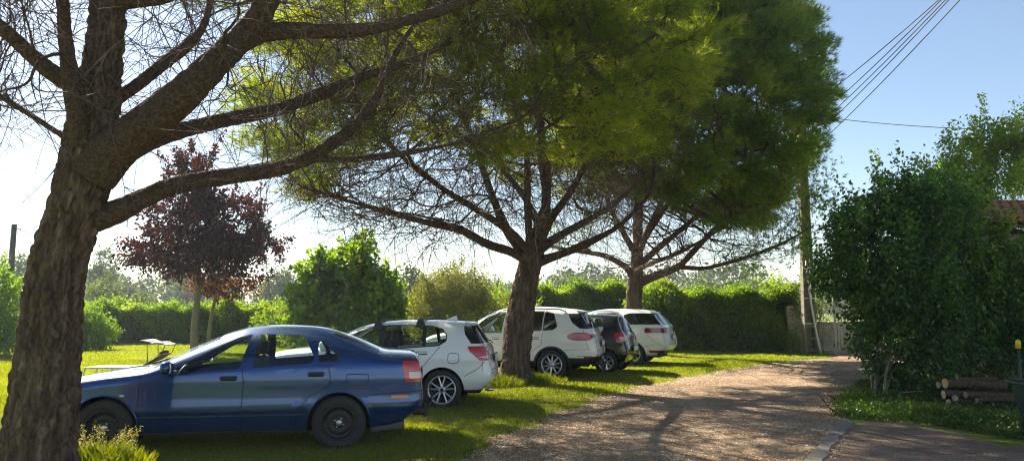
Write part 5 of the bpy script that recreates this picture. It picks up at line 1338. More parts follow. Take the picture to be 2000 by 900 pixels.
wisp = np.array([at(a + g.normal(0, 12), b + g.normal(0, 9), y) for a, b, y in ((1480, 470, 25), (1510, 455, 25), (1540, 470, 24.8), (1560, 440, 24.8), (1500, 500, 25), (1450, 485, 25.2), (1590, 380, 25), (1600, 350, 25), (1625, 375, 24.5), (1540, 500, 25), (1470, 525, 26), (1410, 500, 25.6), (1600, 420, 25), (1090, 470, 26), (1150, 460, 26.2), (1575, 470, 24.6), (1520, 420, 24), (1605, 330, 25.2), (1590, 310, 25.2), (1575, 350, 25.5), (1582, 385, 25.5), (1570, 415, 25.5), (1578, 450, 25.4), (1585, 485, 25.4), (1570, 515, 25.2))])
wp = np.repeat(wisp, 46, 0) + g.normal(0, .30, (len(wisp) * 46, 3)); wd_ = nrm(g.normal(size=wp.shape) * .7 + np.array([.3, 0, .6]))
pads3b = np.vstack([pads3, wisp])
bare3 = barec(520, [1060, 1140, 1200, 1300, 1400, 1480, 1560, 1590], [500, 530, 540, 555, 545, 540, 510, 470], 21.5, 30, 150, gb)
pine('umbrella_pine', 'farthest umbrella pine with dense deep green crown reaching the utility pole', L3, T3, pads3, M['needle_green'], per_pad=115, rk=.0085, twig_r=1.8, bare=bare3, keep_twig=lambda q: np.linalg.norm((q - np.array([5.6, 24.5, 7.6])) / np.array([4.9, 5.0, 5.6])) < 1,
     trunk_kw=dict(n=200, k=72, depth=.045, cell=.10, flare=.06, seed=23, knob=.02), twigs=4800, needle_kw=dict(per=10, length=.18, wid=.016), pad_r=.52, twig_len=(.5, 1.6), up=.6, extra=(wp, wd_))

# ------------------------------------------------------------------ garden shrubs and trees
def X_(px, Y): return (px - 1000) / FPX * Y
leafy('copper_maple', 'young maple with dark copper purple leaves standing on the lawn', 'tree', (-11.4, 27, 0),
      [((-11.2, 27, 3.5), (2.75, 2.3, 1.15)), ((-11.3, 27, 4.6), (2.45, 2.2, 1.3)), ((-11.5, 27, 5.7), (1.5, 1.4, 1.1)), ((-11.9, 27, 6.7), (.85, .8, 1.0)), ((-10.2, 26.8, 3.9), (1.6, 1.4, .8)), ((-12.9, 27, 3.6), (1.5, 1.3, .7)), ((-9.2, 27, 4.2), (1.0, 1.0, .6)), ((-11.0, 27, 5.4), (1.9, 1.5, .5))],
      M['leaf_purple'], 560, 36, .15, .20, trunk=([(-11.42, 27, -.05), (-11.45, 27, 1.0), (-11.4, 27, 2.0), (-11.4, 27, 3.4), (-11.5, 27, 4.8)], [.15, .125, .11, .08, .05]), shoots=70, shoot_l=.9, inner=.12, m2=M['leaf_rust'], f2=lambda Q: np.clip((2.95 - Q[:, 2]) / 1.2, 0.02, .75), rk=.006, maxt=160, zmin=1.9)
leafy('slender_maple', 'slender pale trunked sapling with rusty leaves just right of the copper maple trunk', 'tree', (-11.2, 29, 0),
      [((-10.9, 29, 2.5), (1.2, .9, .5)), ((-11.8, 29, 2.6), (1.0, .9, .5))], M['leaf_purple'], 90, 26, .13, .2, trunk=([(-11.75, 29, -.05), (-11.7, 29, 1.0), (-11.55, 29, 2.0), (-11.4, 29, 2.9)], [.08, .07, .06, .04]), inner=.3, rk=.006, maxt=50, zmin=1.8, m2=M['leaf_rust'], f2=.35)
leafy('round_green_tree', 'low round tree with large bright heart shaped leaves behind the white hatchback', 'tree', (-5.8, 26, 0),
      [((-5.8, 26, 1.6), (2.05, 1.9, 1.5)), ((-5.7, 26, 2.5), (1.6, 1.6, 1.3)), ((-6.5, 25.8, 2.8), (.9, .9, .8)), ((-5.4, 26, 3.3), (.7, .8, .75)), ((-4.7, 25.9, 2.0), (1.0, 1.1, 1.0)), ((-6.9, 25.8, 1.9), (.9, .9, .9))],
      M['leaf_bright'], 480, 34, .17, .20, shoots=60, shoot_l=.7, inner=.35, aspect=.8, droop=.5, rk=.006)
leafy('olive_shrub', 'broad shrub of tiny olive green leaves between the round green tree and the middle pine', 'shrub', (-2.4, 29, 0),
      [((-2.4, 29, 1.6), (1.7, 1.5, 1.4)), ((-2.3, 29, 2.4), (1.25, 1.2, .95)), ((-3.3, 29, 1.4), (1.0, 1.0, 1.0)), ((-1.3, 29, 1.4), (1.0, 1.0, 1.1))],
      M['leaf_olive'], 620, 60, .075, .24, shoots=60, shoot_l=.5, inner=.5, rk=.005)
leafy('garden_shrub', 'small yellow green shrub at the left edge of the middle pine trunk', 'shrub', (-.7, 31, 0), [((-.6, 31, 1.3), (1.3, 1.1, 1.2)), ((.6, 31.3, 1.2), (1.0, 1.0, 1.1))], M['leaf_hedge'], 260, 40, .10, .25, shoots=24, shoot_l=.5, inner=.5)
leafy('garden_bush', 'bright green bush half hidden behind the nearest trunk at the left edge', 'bush', (-17.9, 26, 0), [((-18.0, 26, 1.4), (1.35, 1.3, 1.5)), ((-18.7, 26.2, 2.1), (1.1, 1.2, 1.1)), ((-17.6, 25.8, .8), (1.0, 1.1, .8))], M['leaf_bright'], 330, 44, .12, .26, shoots=30, shoot_l=.5, inner=.5)
leafy('garden_bush', 'small green bush seen just right of the nearest trunk', 'bush', (-17.0, 30, 0), [((-17.2, 30, .85), (1.1, 1.0, .9)), ((-16.7, 30, .6), (.7, .8, .6))], M['leaf_bright'], 200, 40, .11, .22, shoots=16, shoot_l=.3, inner=.5)
leafy('garden_bush', 'leafy low bush in front of the hedge beside the slender sapling', 'bush', (-9.2, 33, 0), [((-9.8, 33, .95), (1.5, 1.0, 1.0)), ((-8.4, 32.6, .9), (1.0, .9, .95))], M['leaf_hedge'], 220, 40, .11, .24, shoots=26, shoot_l=.4, inner=.5)
leafy('garden_bush', 'yellowish bush at the left foot of the round green tree', 'bush', (-8.1, 29, 0), [((-8.0, 29, .8), (.9, .9, .95))], M['leaf_olive'], 120, 40, .10, .22, shoots=12, shoot_l=.3, inner=.5)

def hedge(name, label, x0, x1, yc, h, th, leaf, dens, m, seed=0, wob=.18, y1=None):
    root = empty(name, ((x0 + x1) / 2, yc, 0)); tag(root, label, 'hedge', None)
    g = np.random.default_rng(seed); L = x1 - x0; y1 = yc if y1 is None else y1
    def top(x): return h * (1 + wob * .5 * np.sin(x * 1.7 + seed) * np.sin(x * .63 + 1) + wob * .35 * np.sin(x * 4.3 + seed))
    def front(x, z): return -th / 2 + .16 * np.sin(x * 2.3 + seed + z * 1.5) + .10 * np.sin(x * 5.1 + z * 4) - .08
    n1 = int(L * h * dens); x = x0 + L * g.random(n1); z = top(x) * g.random(n1) ** .9; y = front(x, z) + np.abs(g.normal(0, .20, n1)); N1 = np.tile([0, -1, .35], (n1, 1))
    n2 = int(L * th * dens * .8); x2 = x0 + L * g.random(n2); y2 = -th / 2 + th * g.random(n2); z2 = top(x2) + .10 * np.sin(y2 * 4 + x2 * 3) - np.abs(g.normal(0, .14, n2)) + (g.random(n2) < .06) * g.random(n2) * .35; N2 = np.tile([0, 0, 1.], (n2, 1))
    n3 = int(2 * th * h * dens * .8); sd = np.where(g.random(n3) < .5, 0., 1.); x3 = np.where(sd == 0, x0, x1) + (1 - 2 * sd) * np.abs(g.normal(0, .15, n3)) ; y3 = -th / 2 + th * g.random(n3); z3 = h * g.random(n3); N3 = np.stack([2 * sd - 1, np.zeros(n3), np.full(n3, .3)], 1)
    P = np.vstack([np.stack([x, y, z], 1), np.stack([x2, y2, z2], 1), np.stack([x3, y3, z3], 1)]); NN = np.vstack([N1, N2, N3])
    P[:, 1] += yc + (y1 - yc) * (P[:, 0] - x0) / L
    P += g.normal(0, .05, P.shape); P[:, 2] = np.abs(P[:, 2])
    var = np.clip(.45 + .35 * np.sin(P[:, 0] * 2.1 + P[:, 2] * 3) * np.sin(P[:, 0] * .9 + 2) + g.normal(0, .2, len(P)), 0, 1)
    loc = np.array([(x0 + x1) / 2, yc, 0])
    V, F_ = leaf_quads(P - loc, leaf, NN * .6, .1, .6); npobj('foliage', V, F_, m, root, False, np.repeat(var, 4))
    # woody inside that stops one seeing straight through
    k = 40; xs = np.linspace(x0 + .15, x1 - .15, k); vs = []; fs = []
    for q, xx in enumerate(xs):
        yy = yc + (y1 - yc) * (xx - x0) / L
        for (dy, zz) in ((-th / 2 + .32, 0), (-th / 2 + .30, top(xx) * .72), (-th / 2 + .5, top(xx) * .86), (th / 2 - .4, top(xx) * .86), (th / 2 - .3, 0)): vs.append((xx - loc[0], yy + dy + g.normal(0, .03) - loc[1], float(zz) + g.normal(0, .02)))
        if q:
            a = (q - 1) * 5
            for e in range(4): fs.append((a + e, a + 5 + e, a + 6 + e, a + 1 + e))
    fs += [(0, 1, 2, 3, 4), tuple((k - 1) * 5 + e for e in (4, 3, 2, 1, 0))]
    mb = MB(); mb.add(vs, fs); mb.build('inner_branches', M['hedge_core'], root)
    return root
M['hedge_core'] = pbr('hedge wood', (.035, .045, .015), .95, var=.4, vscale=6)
hedge('clipped_hedge', 'tall dark hedge at the end of the lawn behind the people carrier', 5.0, 10.6, 30.4, 2.3, 2.2, .10, 2100, M['leaf_hedge'], 1, y1=28.8)
hedge('clipped_hedge', 'bright topped hedge seen between the middle and far pine trunks', .9, 5.2, 32.3, 2.55, 2.0, .11, 1500, M['leaf_hedge'], 2)
hedge('clipped_hedge', 'long low hedge closing the lawn behind the copper maple', -21., -6.2, 36.0, 1.72, 1.6, .11, 1300, M['leaf_hedge'], 3, .22)
hedge('clipped_hedge', 'stretch of hedge behind the olive shrub', -6.4, 1.0, 35.2, 2.1, 1.6, .12, 900, M['leaf_hedge'], 4)
leafy('bright_bush', 'bright green bush in front of the tall dark hedge beside the far pine', 'bush', (6.0, 28.9, 0), [((5.9, 29.0, 1.5), (1.0, .6, 1.0)), ((5.3, 29.2, 1.9), (.8, .6, .6))], M['leaf_hedge'], 150, 44, .10, .24, shoots=14, shoot_l=.3, inner=.5)
leafy('wall_shrub', 'light green shrub climbing at the corner by the stone wall', 'shrub', (10.3, 28.0, 0), [((10.15, 28.2, .7), (.35, .5, .75)), ((10.2, 28.6, 2.2), (.5, .5, .7))], M['leaf_hedge'], 70, 36, .09, .22, shoots=14, shoot_l=.6, inner=.4)

M['leaf_light'] = leaf_mat('sunny young leaf', [(0, (.05, .11, .010)), (.5, (.13, .21, .018)), (1, (.26, .33, .03))], .55, .05)
# dark shrubs on the right
leafy('dark_shrub', 'large dark glossy shrub hanging over the right edge of the drive', 'shrub', (6.9, 14.2, 0),
      [((7.15, 14.3, 2.7), (1.0, 1.1, 1.0)), ((6.55, 14.2, 2.45), (.62, .8, .75)), ((7.2, 14.2, 1.1), (.75, .9, .95)), ((7.05, 14.2, 3.6), (.5, .6, .65)), ((7.6, 14.3, 3.8), (.45, .6, .6)), ((8.1, 14.3, 3.35), (.8, 1.0, .95)), ((6.5, 14.2, 3.1), (.4, .5, .5)), ((7.9, 14.2, 1.2), (1.1, 1.0, 1.1)), ((6.15, 14.3, 2.25), (.35, .5, .35)), ((6.75, 14.2, 1.7), (.45, .6, .6)), ((7.5, 14., 2.0), (.9, .9, .9))],
      M['leaf_dark'], 1050, 34, .085, .15, shoots=130, shoot_l=.8, inner=.4, droop=.35, aspect=.62, rk=.005, maxt=160)
leafy('laurel_shrub', 'broad leafy shrub with pale young tips behind the log pile', 'shrub', (9.2, 14.4, 0),
      [((8.9, 14.5, 1.6), (1.3, 1.1, 1.5)), ((10.0, 14.3, 1.7), (1.5, 1.1, 1.4)), ((8.8, 14.6, 2.8), (.9, .9, .8)), ((8.6, 14.6, 3.7), (.5, .6, .6)), ((10.8, 14.2, 1.4), (1.2, 1.0, 1.5))],
      M['leaf_dark'], 1000, 36, .095, .16, shoots=90, shoot_l=.5, inner=.4, droop=.35, aspect=.5, m2=M['leaf_hedge'], f2=lambda Q: np.clip((Q[:, 2] - 1.6) * .45, .03, .6), rk=.005)
leafy('tall_shrub', 'tall loose shrub with sunlit yellow green tips rising above the tiled roof at the right', 'shrub', (12.3, 19.6, 0),
      [((x * 1.175, 19.6 + dy, 1.62 + (z - 1.62) * 1.175), (a * 1.15, b * 1.1, c * 1.15)) for x, dy, z, a, b, c in ((10.1, 0, 3.6, .9, .9, 1.1), (10.6, 0, 4.5, .75, .8, .9), (11.3, .1, 4.7, .8, .8, .8), (9.85, 0, 4.9, .35, .4, .6), (10.9, 0, 5.4, .45, .5, .5), (11.5, 0, 5.4, .4, .5, .5), (10.6, 0, 3.2, 1.3, .6, 1.0))],
      M['leaf_light'], 420, 38, .10, .2, shoots=120, shoot_l=.9, inner=.25, rk=.006, maxt=120)

# ------------------------------------------------------------------ trees beyond the hedges
def bg_tree(label, px, ytop, half_px, Y, m, dens=1., ztrunk=.25, leaf=None, nm='field_tree'):
    X = X_(px, Y); zt = 1.62 + (603 - ytop) / FPX * Y; w_ = half_px / FPX * Y; leaf = leaf or .0028 * Y + .05
    lobes = [((X, Y, zt * .58), (w_, w_, zt * .42)), ((X - w_ * .4, Y, zt * .45), (w_ * .75, w_ * .7, zt * .32)), ((X + w_ * .45, Y, zt * .42), (w_ * .7, w_ * .7, zt * .32)), ((X + w_ * .1, Y, zt * .78), (w_ * .55, w_ * .6, zt * .22))]
    A = w_ * zt; nc = int(min(420, max(90, A * 9 / (leaf / .3) ** .5)) * dens)
    return leafy(nm, label, 'tree', (X, Y, 0), lobes, m, nc, 22, leaf, .35 + w_ * .05, trunk=([(X, Y, -.1), (X + .1, Y, zt * .25), (X, Y, zt * .6)], [.03 * zt, .022 * zt, .012 * zt]), inner=.5, sticks=True, maxt=24, rk=.02, zmin=.3, group='trees beyond the garden hedges', aspect=.8)
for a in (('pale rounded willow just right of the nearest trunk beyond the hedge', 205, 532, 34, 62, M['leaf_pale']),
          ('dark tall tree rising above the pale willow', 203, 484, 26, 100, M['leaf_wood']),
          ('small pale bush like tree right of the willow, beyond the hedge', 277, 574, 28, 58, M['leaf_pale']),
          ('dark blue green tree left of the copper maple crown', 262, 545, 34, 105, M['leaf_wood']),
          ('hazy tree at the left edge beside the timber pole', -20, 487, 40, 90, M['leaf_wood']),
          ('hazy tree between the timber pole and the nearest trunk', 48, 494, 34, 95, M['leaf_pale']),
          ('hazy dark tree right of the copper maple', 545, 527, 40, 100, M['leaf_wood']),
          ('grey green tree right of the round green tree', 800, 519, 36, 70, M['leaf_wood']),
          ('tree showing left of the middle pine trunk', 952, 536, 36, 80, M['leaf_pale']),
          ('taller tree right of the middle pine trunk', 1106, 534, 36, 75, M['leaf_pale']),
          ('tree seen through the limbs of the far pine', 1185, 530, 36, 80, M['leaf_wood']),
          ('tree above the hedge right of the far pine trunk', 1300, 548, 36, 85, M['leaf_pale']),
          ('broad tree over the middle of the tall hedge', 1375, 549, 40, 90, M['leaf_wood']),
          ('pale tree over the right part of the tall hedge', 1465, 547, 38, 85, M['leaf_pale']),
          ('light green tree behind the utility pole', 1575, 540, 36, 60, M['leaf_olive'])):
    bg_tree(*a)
def far_wood():
    g = np.random.default_rng(9); P = []
    for k in range(150):
        X = -135 + 260 * (k + g.random()) / 150; Y = 125 + 50 * g.random(); h = g.uniform(6.0, 9.5) * (1 + .15 * math.sin(X * .05)); r = g.uniform(3., 5.)
        n = 420; u = nrm(g.normal(size=(n, 3))) * g.uniform(.6, 1, (n, 1)); P.append(np.array([X, Y, h * .52]) + u * np.array([r, r, h * .5]))
    P = np.vstack(P); V, F_ = leaf_quads(P, .75, None, 0, .8)
    tag(npobj('far_wood', V, F_, M['leaf_wood'], None, False, np.repeat(np.repeat(g.random(150), 420) * .6 + g.random(len(P)) * .4, 4)), 'hazy far wood along the horizon', 'wood', None, 'stuff')
far_wood()
# ------------------------------------------------------------------ poles, cables, gate, wall, building
def utility_pole():
    root = empty('utility_pole', (10.72, 27.0, 0)); tag(root, 'concrete utility pole with ladder like recesses between the hedge and the gate', 'utility pole')
    H = 9.0; m = MB()
    wb_, wt = .46, .24
    def wz(z): return wb_ + (wt - wb_) * z / H
    for sx in (-1, 1):
        vs = []
        for z in (0, H):
            w_ = wz(z) / 2; t = .085 if z == 0 else .06; x0, x1 = sx * w_, sx * (w_ - t)
            for x in (x0, x1):
                for y in (-.15 + .04 * z / H, .15 - .04 * z / H): vs.append((x, y, z))
        m.add(vs, [(0, 1, 5, 4), (2, 6, 7, 3), (0, 4, 6, 2), (1, 3, 7, 5), (4, 5, 7, 6), (0, 2, 3, 1)])
    z = .15
    m.box((0, 0, H / 2), (.16, .07, H - .01))
    while z < H:
        m.box((0, 0, z), (wz(z) - .15, .26 - .06 * z / H, .09)); z += .43
    m.build('shaft', M['concrete'], root)
    c = MB(); c.tube([(-.10, -.20, 3.35), (-.06, -.21, 2.6), (.02, -.22, 1.8), (.12, -.23, 1.0), (.22, -.25, .35), (.30, -.26, -.02)], .035, 10); c.build('conduit', M['white_pipe'], root)
    for z, x in ((3.1, -.03), (2.0, 0), (1.1, .05)): c = MB(); c.box((0, -.14, z), (wz(z) + .02, .05, .03)); c.build('steel_band', M['silver'], root)
    a = MB(); a.box((0, -.16, H - .35), (.9, .06, .08), bev=.01); a.build('crossarm', M['concrete'], root)
    for x in (-.4, -.2, 0, .2, .4):
        i_ = MB(); i_.lathe([(.001, .16), (.03, .16), (.045, .12), (.03, .09), (.05, .05), (.03, .0), (.001, 0)], 12, axis='z', c=(x, -.16, H - .31)); i_.build('insulator', M['white_pipe'], root)
utility_pole()
def cable(label, a, b, sag, r=.011, grp='overhead cables from the utility pole'):
    a = np.array(a); b = np.array(b); t = np.linspace(0, 1, 40)[:, None]; P = a + (b - a) * t; P[:, 2] -= 4 * sag * (t * (1 - t))[:, 0]
    m = MB(); m.tube(P - a, r, 6); o = m.build('overhead_cable', M['cable'], None); o.location = a; tag(o, label, 'cable', grp)
def through(p0, px, py, Ym, t_end):   # straight line from p0 through the ray point, carried on past it
    q = at(px, py, Ym); return p0 + (q - p0) * t_end
top = [np.array([10.72 + x, 26.82, z]) for x, z in ((-.05, 8.85), (.1, 8.3), (.14, 8.0), (.18, 7.75), (.22, 7.35))]
ends = [(1806, 0), (1814, 0), (1823, 0), (1830, 0), (1852, 0)]
for p0, e, lab in zip(top, ends, ('topmost black cable rising from the pole to the upper right', 'second black cable from the top of the bundle', 'middle cable of the bundle rising to the upper right', 'fourth cable of the bundle, close under the middle one', 'lowest and rightmost cable of the bundle')):
    cable(lab, p0, through(p0, e[0], e[1], 14., 1.7), .25)
p0 = np.array([10.74, 26.8, 8.75]); q = at(1985, 240, 21.); cable('single cable running nearly level across the blue sky to the right', p0, p0 + (q - p0) * 1.5, .25, .012)
def timber_pole():
    Y = 36.; x = X_(21, Y); root = empty('timber_pole', (x, Y, 0)); tag(root, 'dark timber utility pole far left behind the lawn', 'utility pole')
    m = MB(); m.tube([(0, 0, -.1), (0, 0, 2.9), (.02, 0, 5.72)], [.15, .14, .12], 14); m.build('shaft', M['wood_pole'], root)
    b = MB(); b.tube([(.1, -.05, 5.45), (.36, -.05, 5.50), (.38, -.05, 5.40)], .02, 6); b.build('bracket', M['cable'], root)
    a = np.array([x + .36, Y - .05, 5.42])
    cable('thin cable from the timber pole to the right', a, at(640, 560, 95.), 1.2, .014, 'cables from the timber pole')
    cable('lower thin cable passing the timber pole', np.array([x - 14, Y + 1, 4.6]), at(700, 585, 95.), .9, .012, 'cables from the timber pole')
timber_pole()

def gate():
    root = empty('metal_gate', (11.4, 26.4, 0)); root.rotation_euler = (0, 0, R(-14)); tag(root, 'pale slatted metal gate at the far end of the drive', 'gate')
    f = MB(); 
    for x in (0.0, 1.45): f.box((x, 0, .95), (.07, .06, 1.9), bev=.01)
    for z in (.18, 1.0, 1.78): f.box((.725, 0, z), (1.40, .045, .06), bev=.008)
    f.build('gate_frame', M['gate_metal'], root)
    for k in range(13): 
        s_ = MB(); h = 1.9 + .0 * k; s_.box((.10 + k * .104, -.04, .1 + h / 2 - .02), (.045, .018, h), bev=.004); s_.build('slat', M['gate_metal'], root)
    for z in (.35, 1.55):
        s_ = MB(); s_.tube([(-.05, 0, z - .05), (-.05, 0, z + .05)], .02, 8); s_.build('hinge', M['cable'], root)
gate()
def rubble_wall(name, label, x0, x1, y0, y1, h, th=.4):
    L = math.hypot(x1 - x0, y1 - y0); a = math.atan2(y1 - y0, x1 - x0)
    root = empty(name, (x0, y0, 0), a); tag(root, label, 'wall')
    m = MB(); m.box((L / 2, 0, h / 2), (L, th - .06, h)); m.build('mortar_core', M['mortar'], root)
    s_ = MB(); z = .03
    while z < h - .05:
        hh = random.uniform(.10, .19); x = random.uniform(-.1, .0)
        while x < L:
            ww = random.uniform(.14, .34); a0, a1 = max(x, 0) + .008, min(x + ww, L) - .008
            if a1 - a0 > .05: s_.box(((a0 + a1) / 2, 0, min(z + hh / 2, h)), (a1 - a0, th + random.uniform(-.03, .03), hh - .018), Matrix.Rotation(random.uniform(-.03, .03), 3, 'Y'), bev=.02)
            x += ww
        z += hh
    s_.build('stones', M['stone'], root)
rubble_wall('stone_wall', 'low rubble stone wall between the hedge and the utility pole', 10.25, 10.95, 27.95, 27.9, 1.75)
rubble_wall('stone_wall', 'low pale stone wall behind the slatted metal gate', 11.0, 13.6, 28.6, 28.0, 1.1)
leafy('wall_sapling', 'thin leafy sapling with bare brown stems by the gate post', 'sapling', (11.2, 27.6, 0), [((11.25, 27.6, 2.2), (.35, .3, .9)), ((11.5, 27.6, 3.0), (.6, .4, .6))], M['leaf_hedge'], 40, 22, .08, .2, inner=.2, rk=.006, maxt=30)

def outbuilding():
    root = empty('stone_outbuilding', (12.1, 17.0, -.08)); tag(root, 'small stone outbuilding with terracotta tiled eave at the right edge', 'building')
    w_ = MB(); w_.box((0, 0, 1.66), (3.3, 2.6, 3.32)); w_.build('wall', M['mortar'], root)
    s_ = MB(); z = .05
    while z < 3.2:
        hh = random.uniform(.14, .24); x = -1.66
        while x < 1.6:
            ww = random.uniform(.2, .5); s_.box((x + ww / 2, -1.31, z + hh / 2), (ww - .02, .06, hh - .02), bev=.015); x += ww
        y = -1.3
        while y < 1.2:
            ww = random.uniform(.2, .5); s_.box((-1.66, y + ww / 2, z + hh / 2), (.06, ww - .02, hh - .02), bev=.015); y += ww
        z += hh
    s_.build('wall_stones', M['stone'], root)
    # roof slopes down towards the drive
    rz = lambda y: 3.42 + (y + 1.75) * .26
    rf = MB(); rf.add([(-2.1, -1.70, rz(-1.7)), (2.1, -1.70, rz(-1.7)), (2.1, 1.5, rz(1.5)), (-2.1, 1.5, rz(1.5)), (-2.1, -1.70, rz(-1.7) - .07), (2.1, -1.70, rz(-1.7) - .07), (2.1, 1.5, rz(1.5) - .07), (-2.1, 1.5, rz(1.5) - .07)], [(0, 1, 2, 3), (7, 6, 5, 4), (0, 4, 5, 1), (1, 5, 6, 2), (2, 6, 7, 3), (3, 7, 4, 0)]); roof = rf.build('roof_boards', M['eave_wood'], root)
    for x in np.arange(-2.0, 2.05, .5): b = MB(); b.box((x, -1.45, 3.32), (.09, .7, .11), Matrix.Rotation(math.atan(.26), 3, 'X')); b.build('rafter', M['eave_wood'], root)
    t = MB()
    for i_, x in enumerate(np.arange(-2.12, 2.15, .115)):
        up_ = i_ % 2 == 0
        for k in range(9):
            y0 = -1.80 + k * .37; y1 = y0 + .42; vs = []; dz = random.uniform(-.008, .012); dx = random.uniform(-.008, .008)
            for yy, rr, lift in ((y0, .098, .045), (y1, .082, .012)):
                for q in range(9):
                    a = PI * q / 8; s2 = 1 if up_ else -1
                    vs.append((x + dx + rr * math.cos(a), yy, rz(yy) + lift + dz + (.055 if up_ else .075) + s2 * rr * math.sin(a) * .8))
            t.add(vs, [(q, q + 1, q + 10, q + 9) for q in range(8)], True)
    o = t.build('roof_tiles', M['tile'], root); sm = o.modifiers.new('t', 'SOLIDIFY'); sm.thickness = .014
    p = MB(); p.box((-1.2, -1.42, 1.6), (.34, .22, 3.2), bev=.02); p.build('pillar', M['stone'], root)
outbuilding()

# ------------------------------------------------------------------ logs, stick, cart, post
def log(label, px, py, Y, L, r, ang, m_end, tilt=0., bark=True):
    c = at(px, py, Y); root = empty('log', tuple(c), R(ang)); root.rotation_euler = (0, R(tilt), R(ang)); tag(root, label, 'log', 'felled logs in the pile below the shrub')
    n = 30; X, Rr = spline([(0, 0, 0), (L * .3, .01, .008), (L * .7, -.012, .004), (L, 0, 0)], n, [r, r * .97, r * .93, r * .9]); k = 28
    V = tube_batch(X[None], Rr[None], k)[0].reshape(n, k, 3)
    for i_ in range(n):
        for j in range(k):
            q = Vector(V[i_, j] * 14 + c); V[i_, j] += nrm(V[i_, j] - X[i_]) * mnoise.noise(q) * r * .10
    ii, jj = np.meshgrid(np.arange(n - 1), np.arange(k), indexing='ij'); f = np.stack([ii * k + jj, ii * k + (jj + 1) % k, (ii + 1) * k + (jj + 1) % k, (ii + 1) * k + jj], -1).reshape(-1, 4)
    npobj('bark', V.reshape(-1, 3), f, M['log_bark'], root, True)
    for e, s2 in ((0, -1), (n - 1, 1)):
        mb = MB(); mb.add([tuple(v + np.array([s2 * .002, 0, 0])) for v in V[e] * np.array([1, .985, .985])] + [tuple(X[e] + np.array([s2 * .006, 0, 0]))], [(j, (j + 1) % k, k) for j in range(k)]); mb.build('cut_end', m_end, root)
log('longest and topmost log with an orange cut end', 1846, 748, 12.55, 1.05, .08, 5, M['cut_wood'], 3)
log('thin log with pale end behind the topmost log', 1833, 751, 12.9, .9, .055, 8, M['cut_wood_old'], 2)
log('short reddish log below the topmost one', 1843, 770, 12.5, .5, .07, -6, M['cut_wood_old'], 0)
log('dark log with buff cut end in the middle of the pile', 1886, 771, 12.35, .95, .058, 4, M['cut_wood_old'], 2)
log('bottom left log with small pale end', 1853, 785, 12.35, .55, .055, 10, M['cut_wood_old'], 0)
log('bottom dark log behind the grass under the pile', 1880, 786, 12.6, 1.0, .065, 2, M['cut_wood_old'], 0)
log('thin reddish log low at the right of the pile', 1908, 781, 12.2, .75, .04, 7, M['cut_wood_old'], 0)
log('crooked dark branch wood on top behind the topmost log', 1870, 740, 13.0, .8, .035, 12, M['cut_wood_old'], 1)
log('short stub lying across the front of the pile', 1866, 777, 12.2, .35, .045, 60, M['cut_wood_old'], 0)
log('slim broken branch lying left of the pile', 1800, 765, 12.7, .32, .02, 150, M['cut_wood_old'], 8)
def stick():
    a, b = gnd(1820, 829), gnd(1925, 846); m = MB(); t = np.linspace(0, 1, 10)[:, None]; P = (b - a) * t + np.array([0, 0, .03]) + np.random.default_rng(3).normal(0, .008, (10, 3)); m.tube(P, np.linspace(.022, .012, 10), 8); m.tube([P[4], P[4] + np.array([.12, .16, .04])], [.01, .005], 5)
    o = m.build('fallen_stick', M['log_bark'], None); o.location = a; tag(o, 'grey fallen stick along the edge of the verge', 'stick')
stick()
def garden_cart():
    cx, cy = 6.80, 9.35; root = empty('garden_cart', (cx, cy, 0)); tag(root, 'dark green plastic garden cart with black handle at the right edge', 'garden cart')
    b = MB(); bt = (.30, .26); tp = (.40, .34); vs = []
    for z, (hx, hy) in ((.10, bt), (.68, tp)): vs += [(-hx, -hy, z), (hx, -hy, z), (hx, hy, z), (-hx, hy, z)]
    for z, (hx, hy) in ((.68, (.375, .315)), (.14, (.27, .23))): vs += [(-hx, -hy, z), (hx, -hy, z), (hx, hy, z), (-hx, hy, z)]
    fs = [(3, 2, 1, 0)]
    for o_ in (0, 4, 8):
        for q in range(4): fs.append((o_ + q, o_ + (q + 1) % 4, o_ + 4 + (q + 1) % 4, o_ + 4 + q))
    fs.append((12, 13, 14, 15)); b.add(vs, fs); b.build('tub', M['green_plastic'], root)
    r = MB()
    for p, q in (((-.41, -.35), (.41, -.35)), ((.41, -.35), (.41, .35)), ((.41, .35), (-.41, .35)), ((-.41, .35), (-.41, -.35))): r.tube([(p[0], p[1], .69), (q[0], q[1], .69)], .022, 8)
    for x in (-.2, 0, .2): r.box((x, -.315, .38), (.03, .02, .5), Matrix.Rotation(R(8), 3, 'X'), bev=.006)
    r.build('rim', M['green_plastic'], root)
    h = MB(); h.tube([(-.43, -.30, .74), (-.40, -.36, .66), (-.30, -.38, .48), (-.18, -.37, .32)], .022, 8); h.tube([(-.43, -.30, .74), (-.43, .30, .74)], .02, 8); h.build('handle', M['black_plastic'], root)
    for y in (-.33, .33):
        w_ = MB(); w_.lathe([(.09, -.02), (.135, -.025), (.15, 0), (.135, .025), (.09, .02)], 28, c=(-.16, y, .15), closed=True); wh = w_.build('wheel', M['tyre'], root)
        d = MB(); d.lathe([(.001, -.012), (.095, -.012), (.095, .012), (.001, .012)], 20, c=(-.16, y, .15)); d.build('wheel_disc', M['green_plastic'], wh)
    for k in range(1):
        h = MB(); pts = [(-.36 + .10 * math.cos(a) - .0, -.42 - .012 * math.sin(3 * a), .34 + .26 * math.sin(a)) for a in np.linspace(0, 6 * PI, 90)]; h.tube(pts, .012, 6); o = h.build('garden_hose', M['hose'], None); o.location = (cx, cy, 0); tag(o, 'dark coiled hose hanging on the green garden cart', 'hose')
garden_cart()
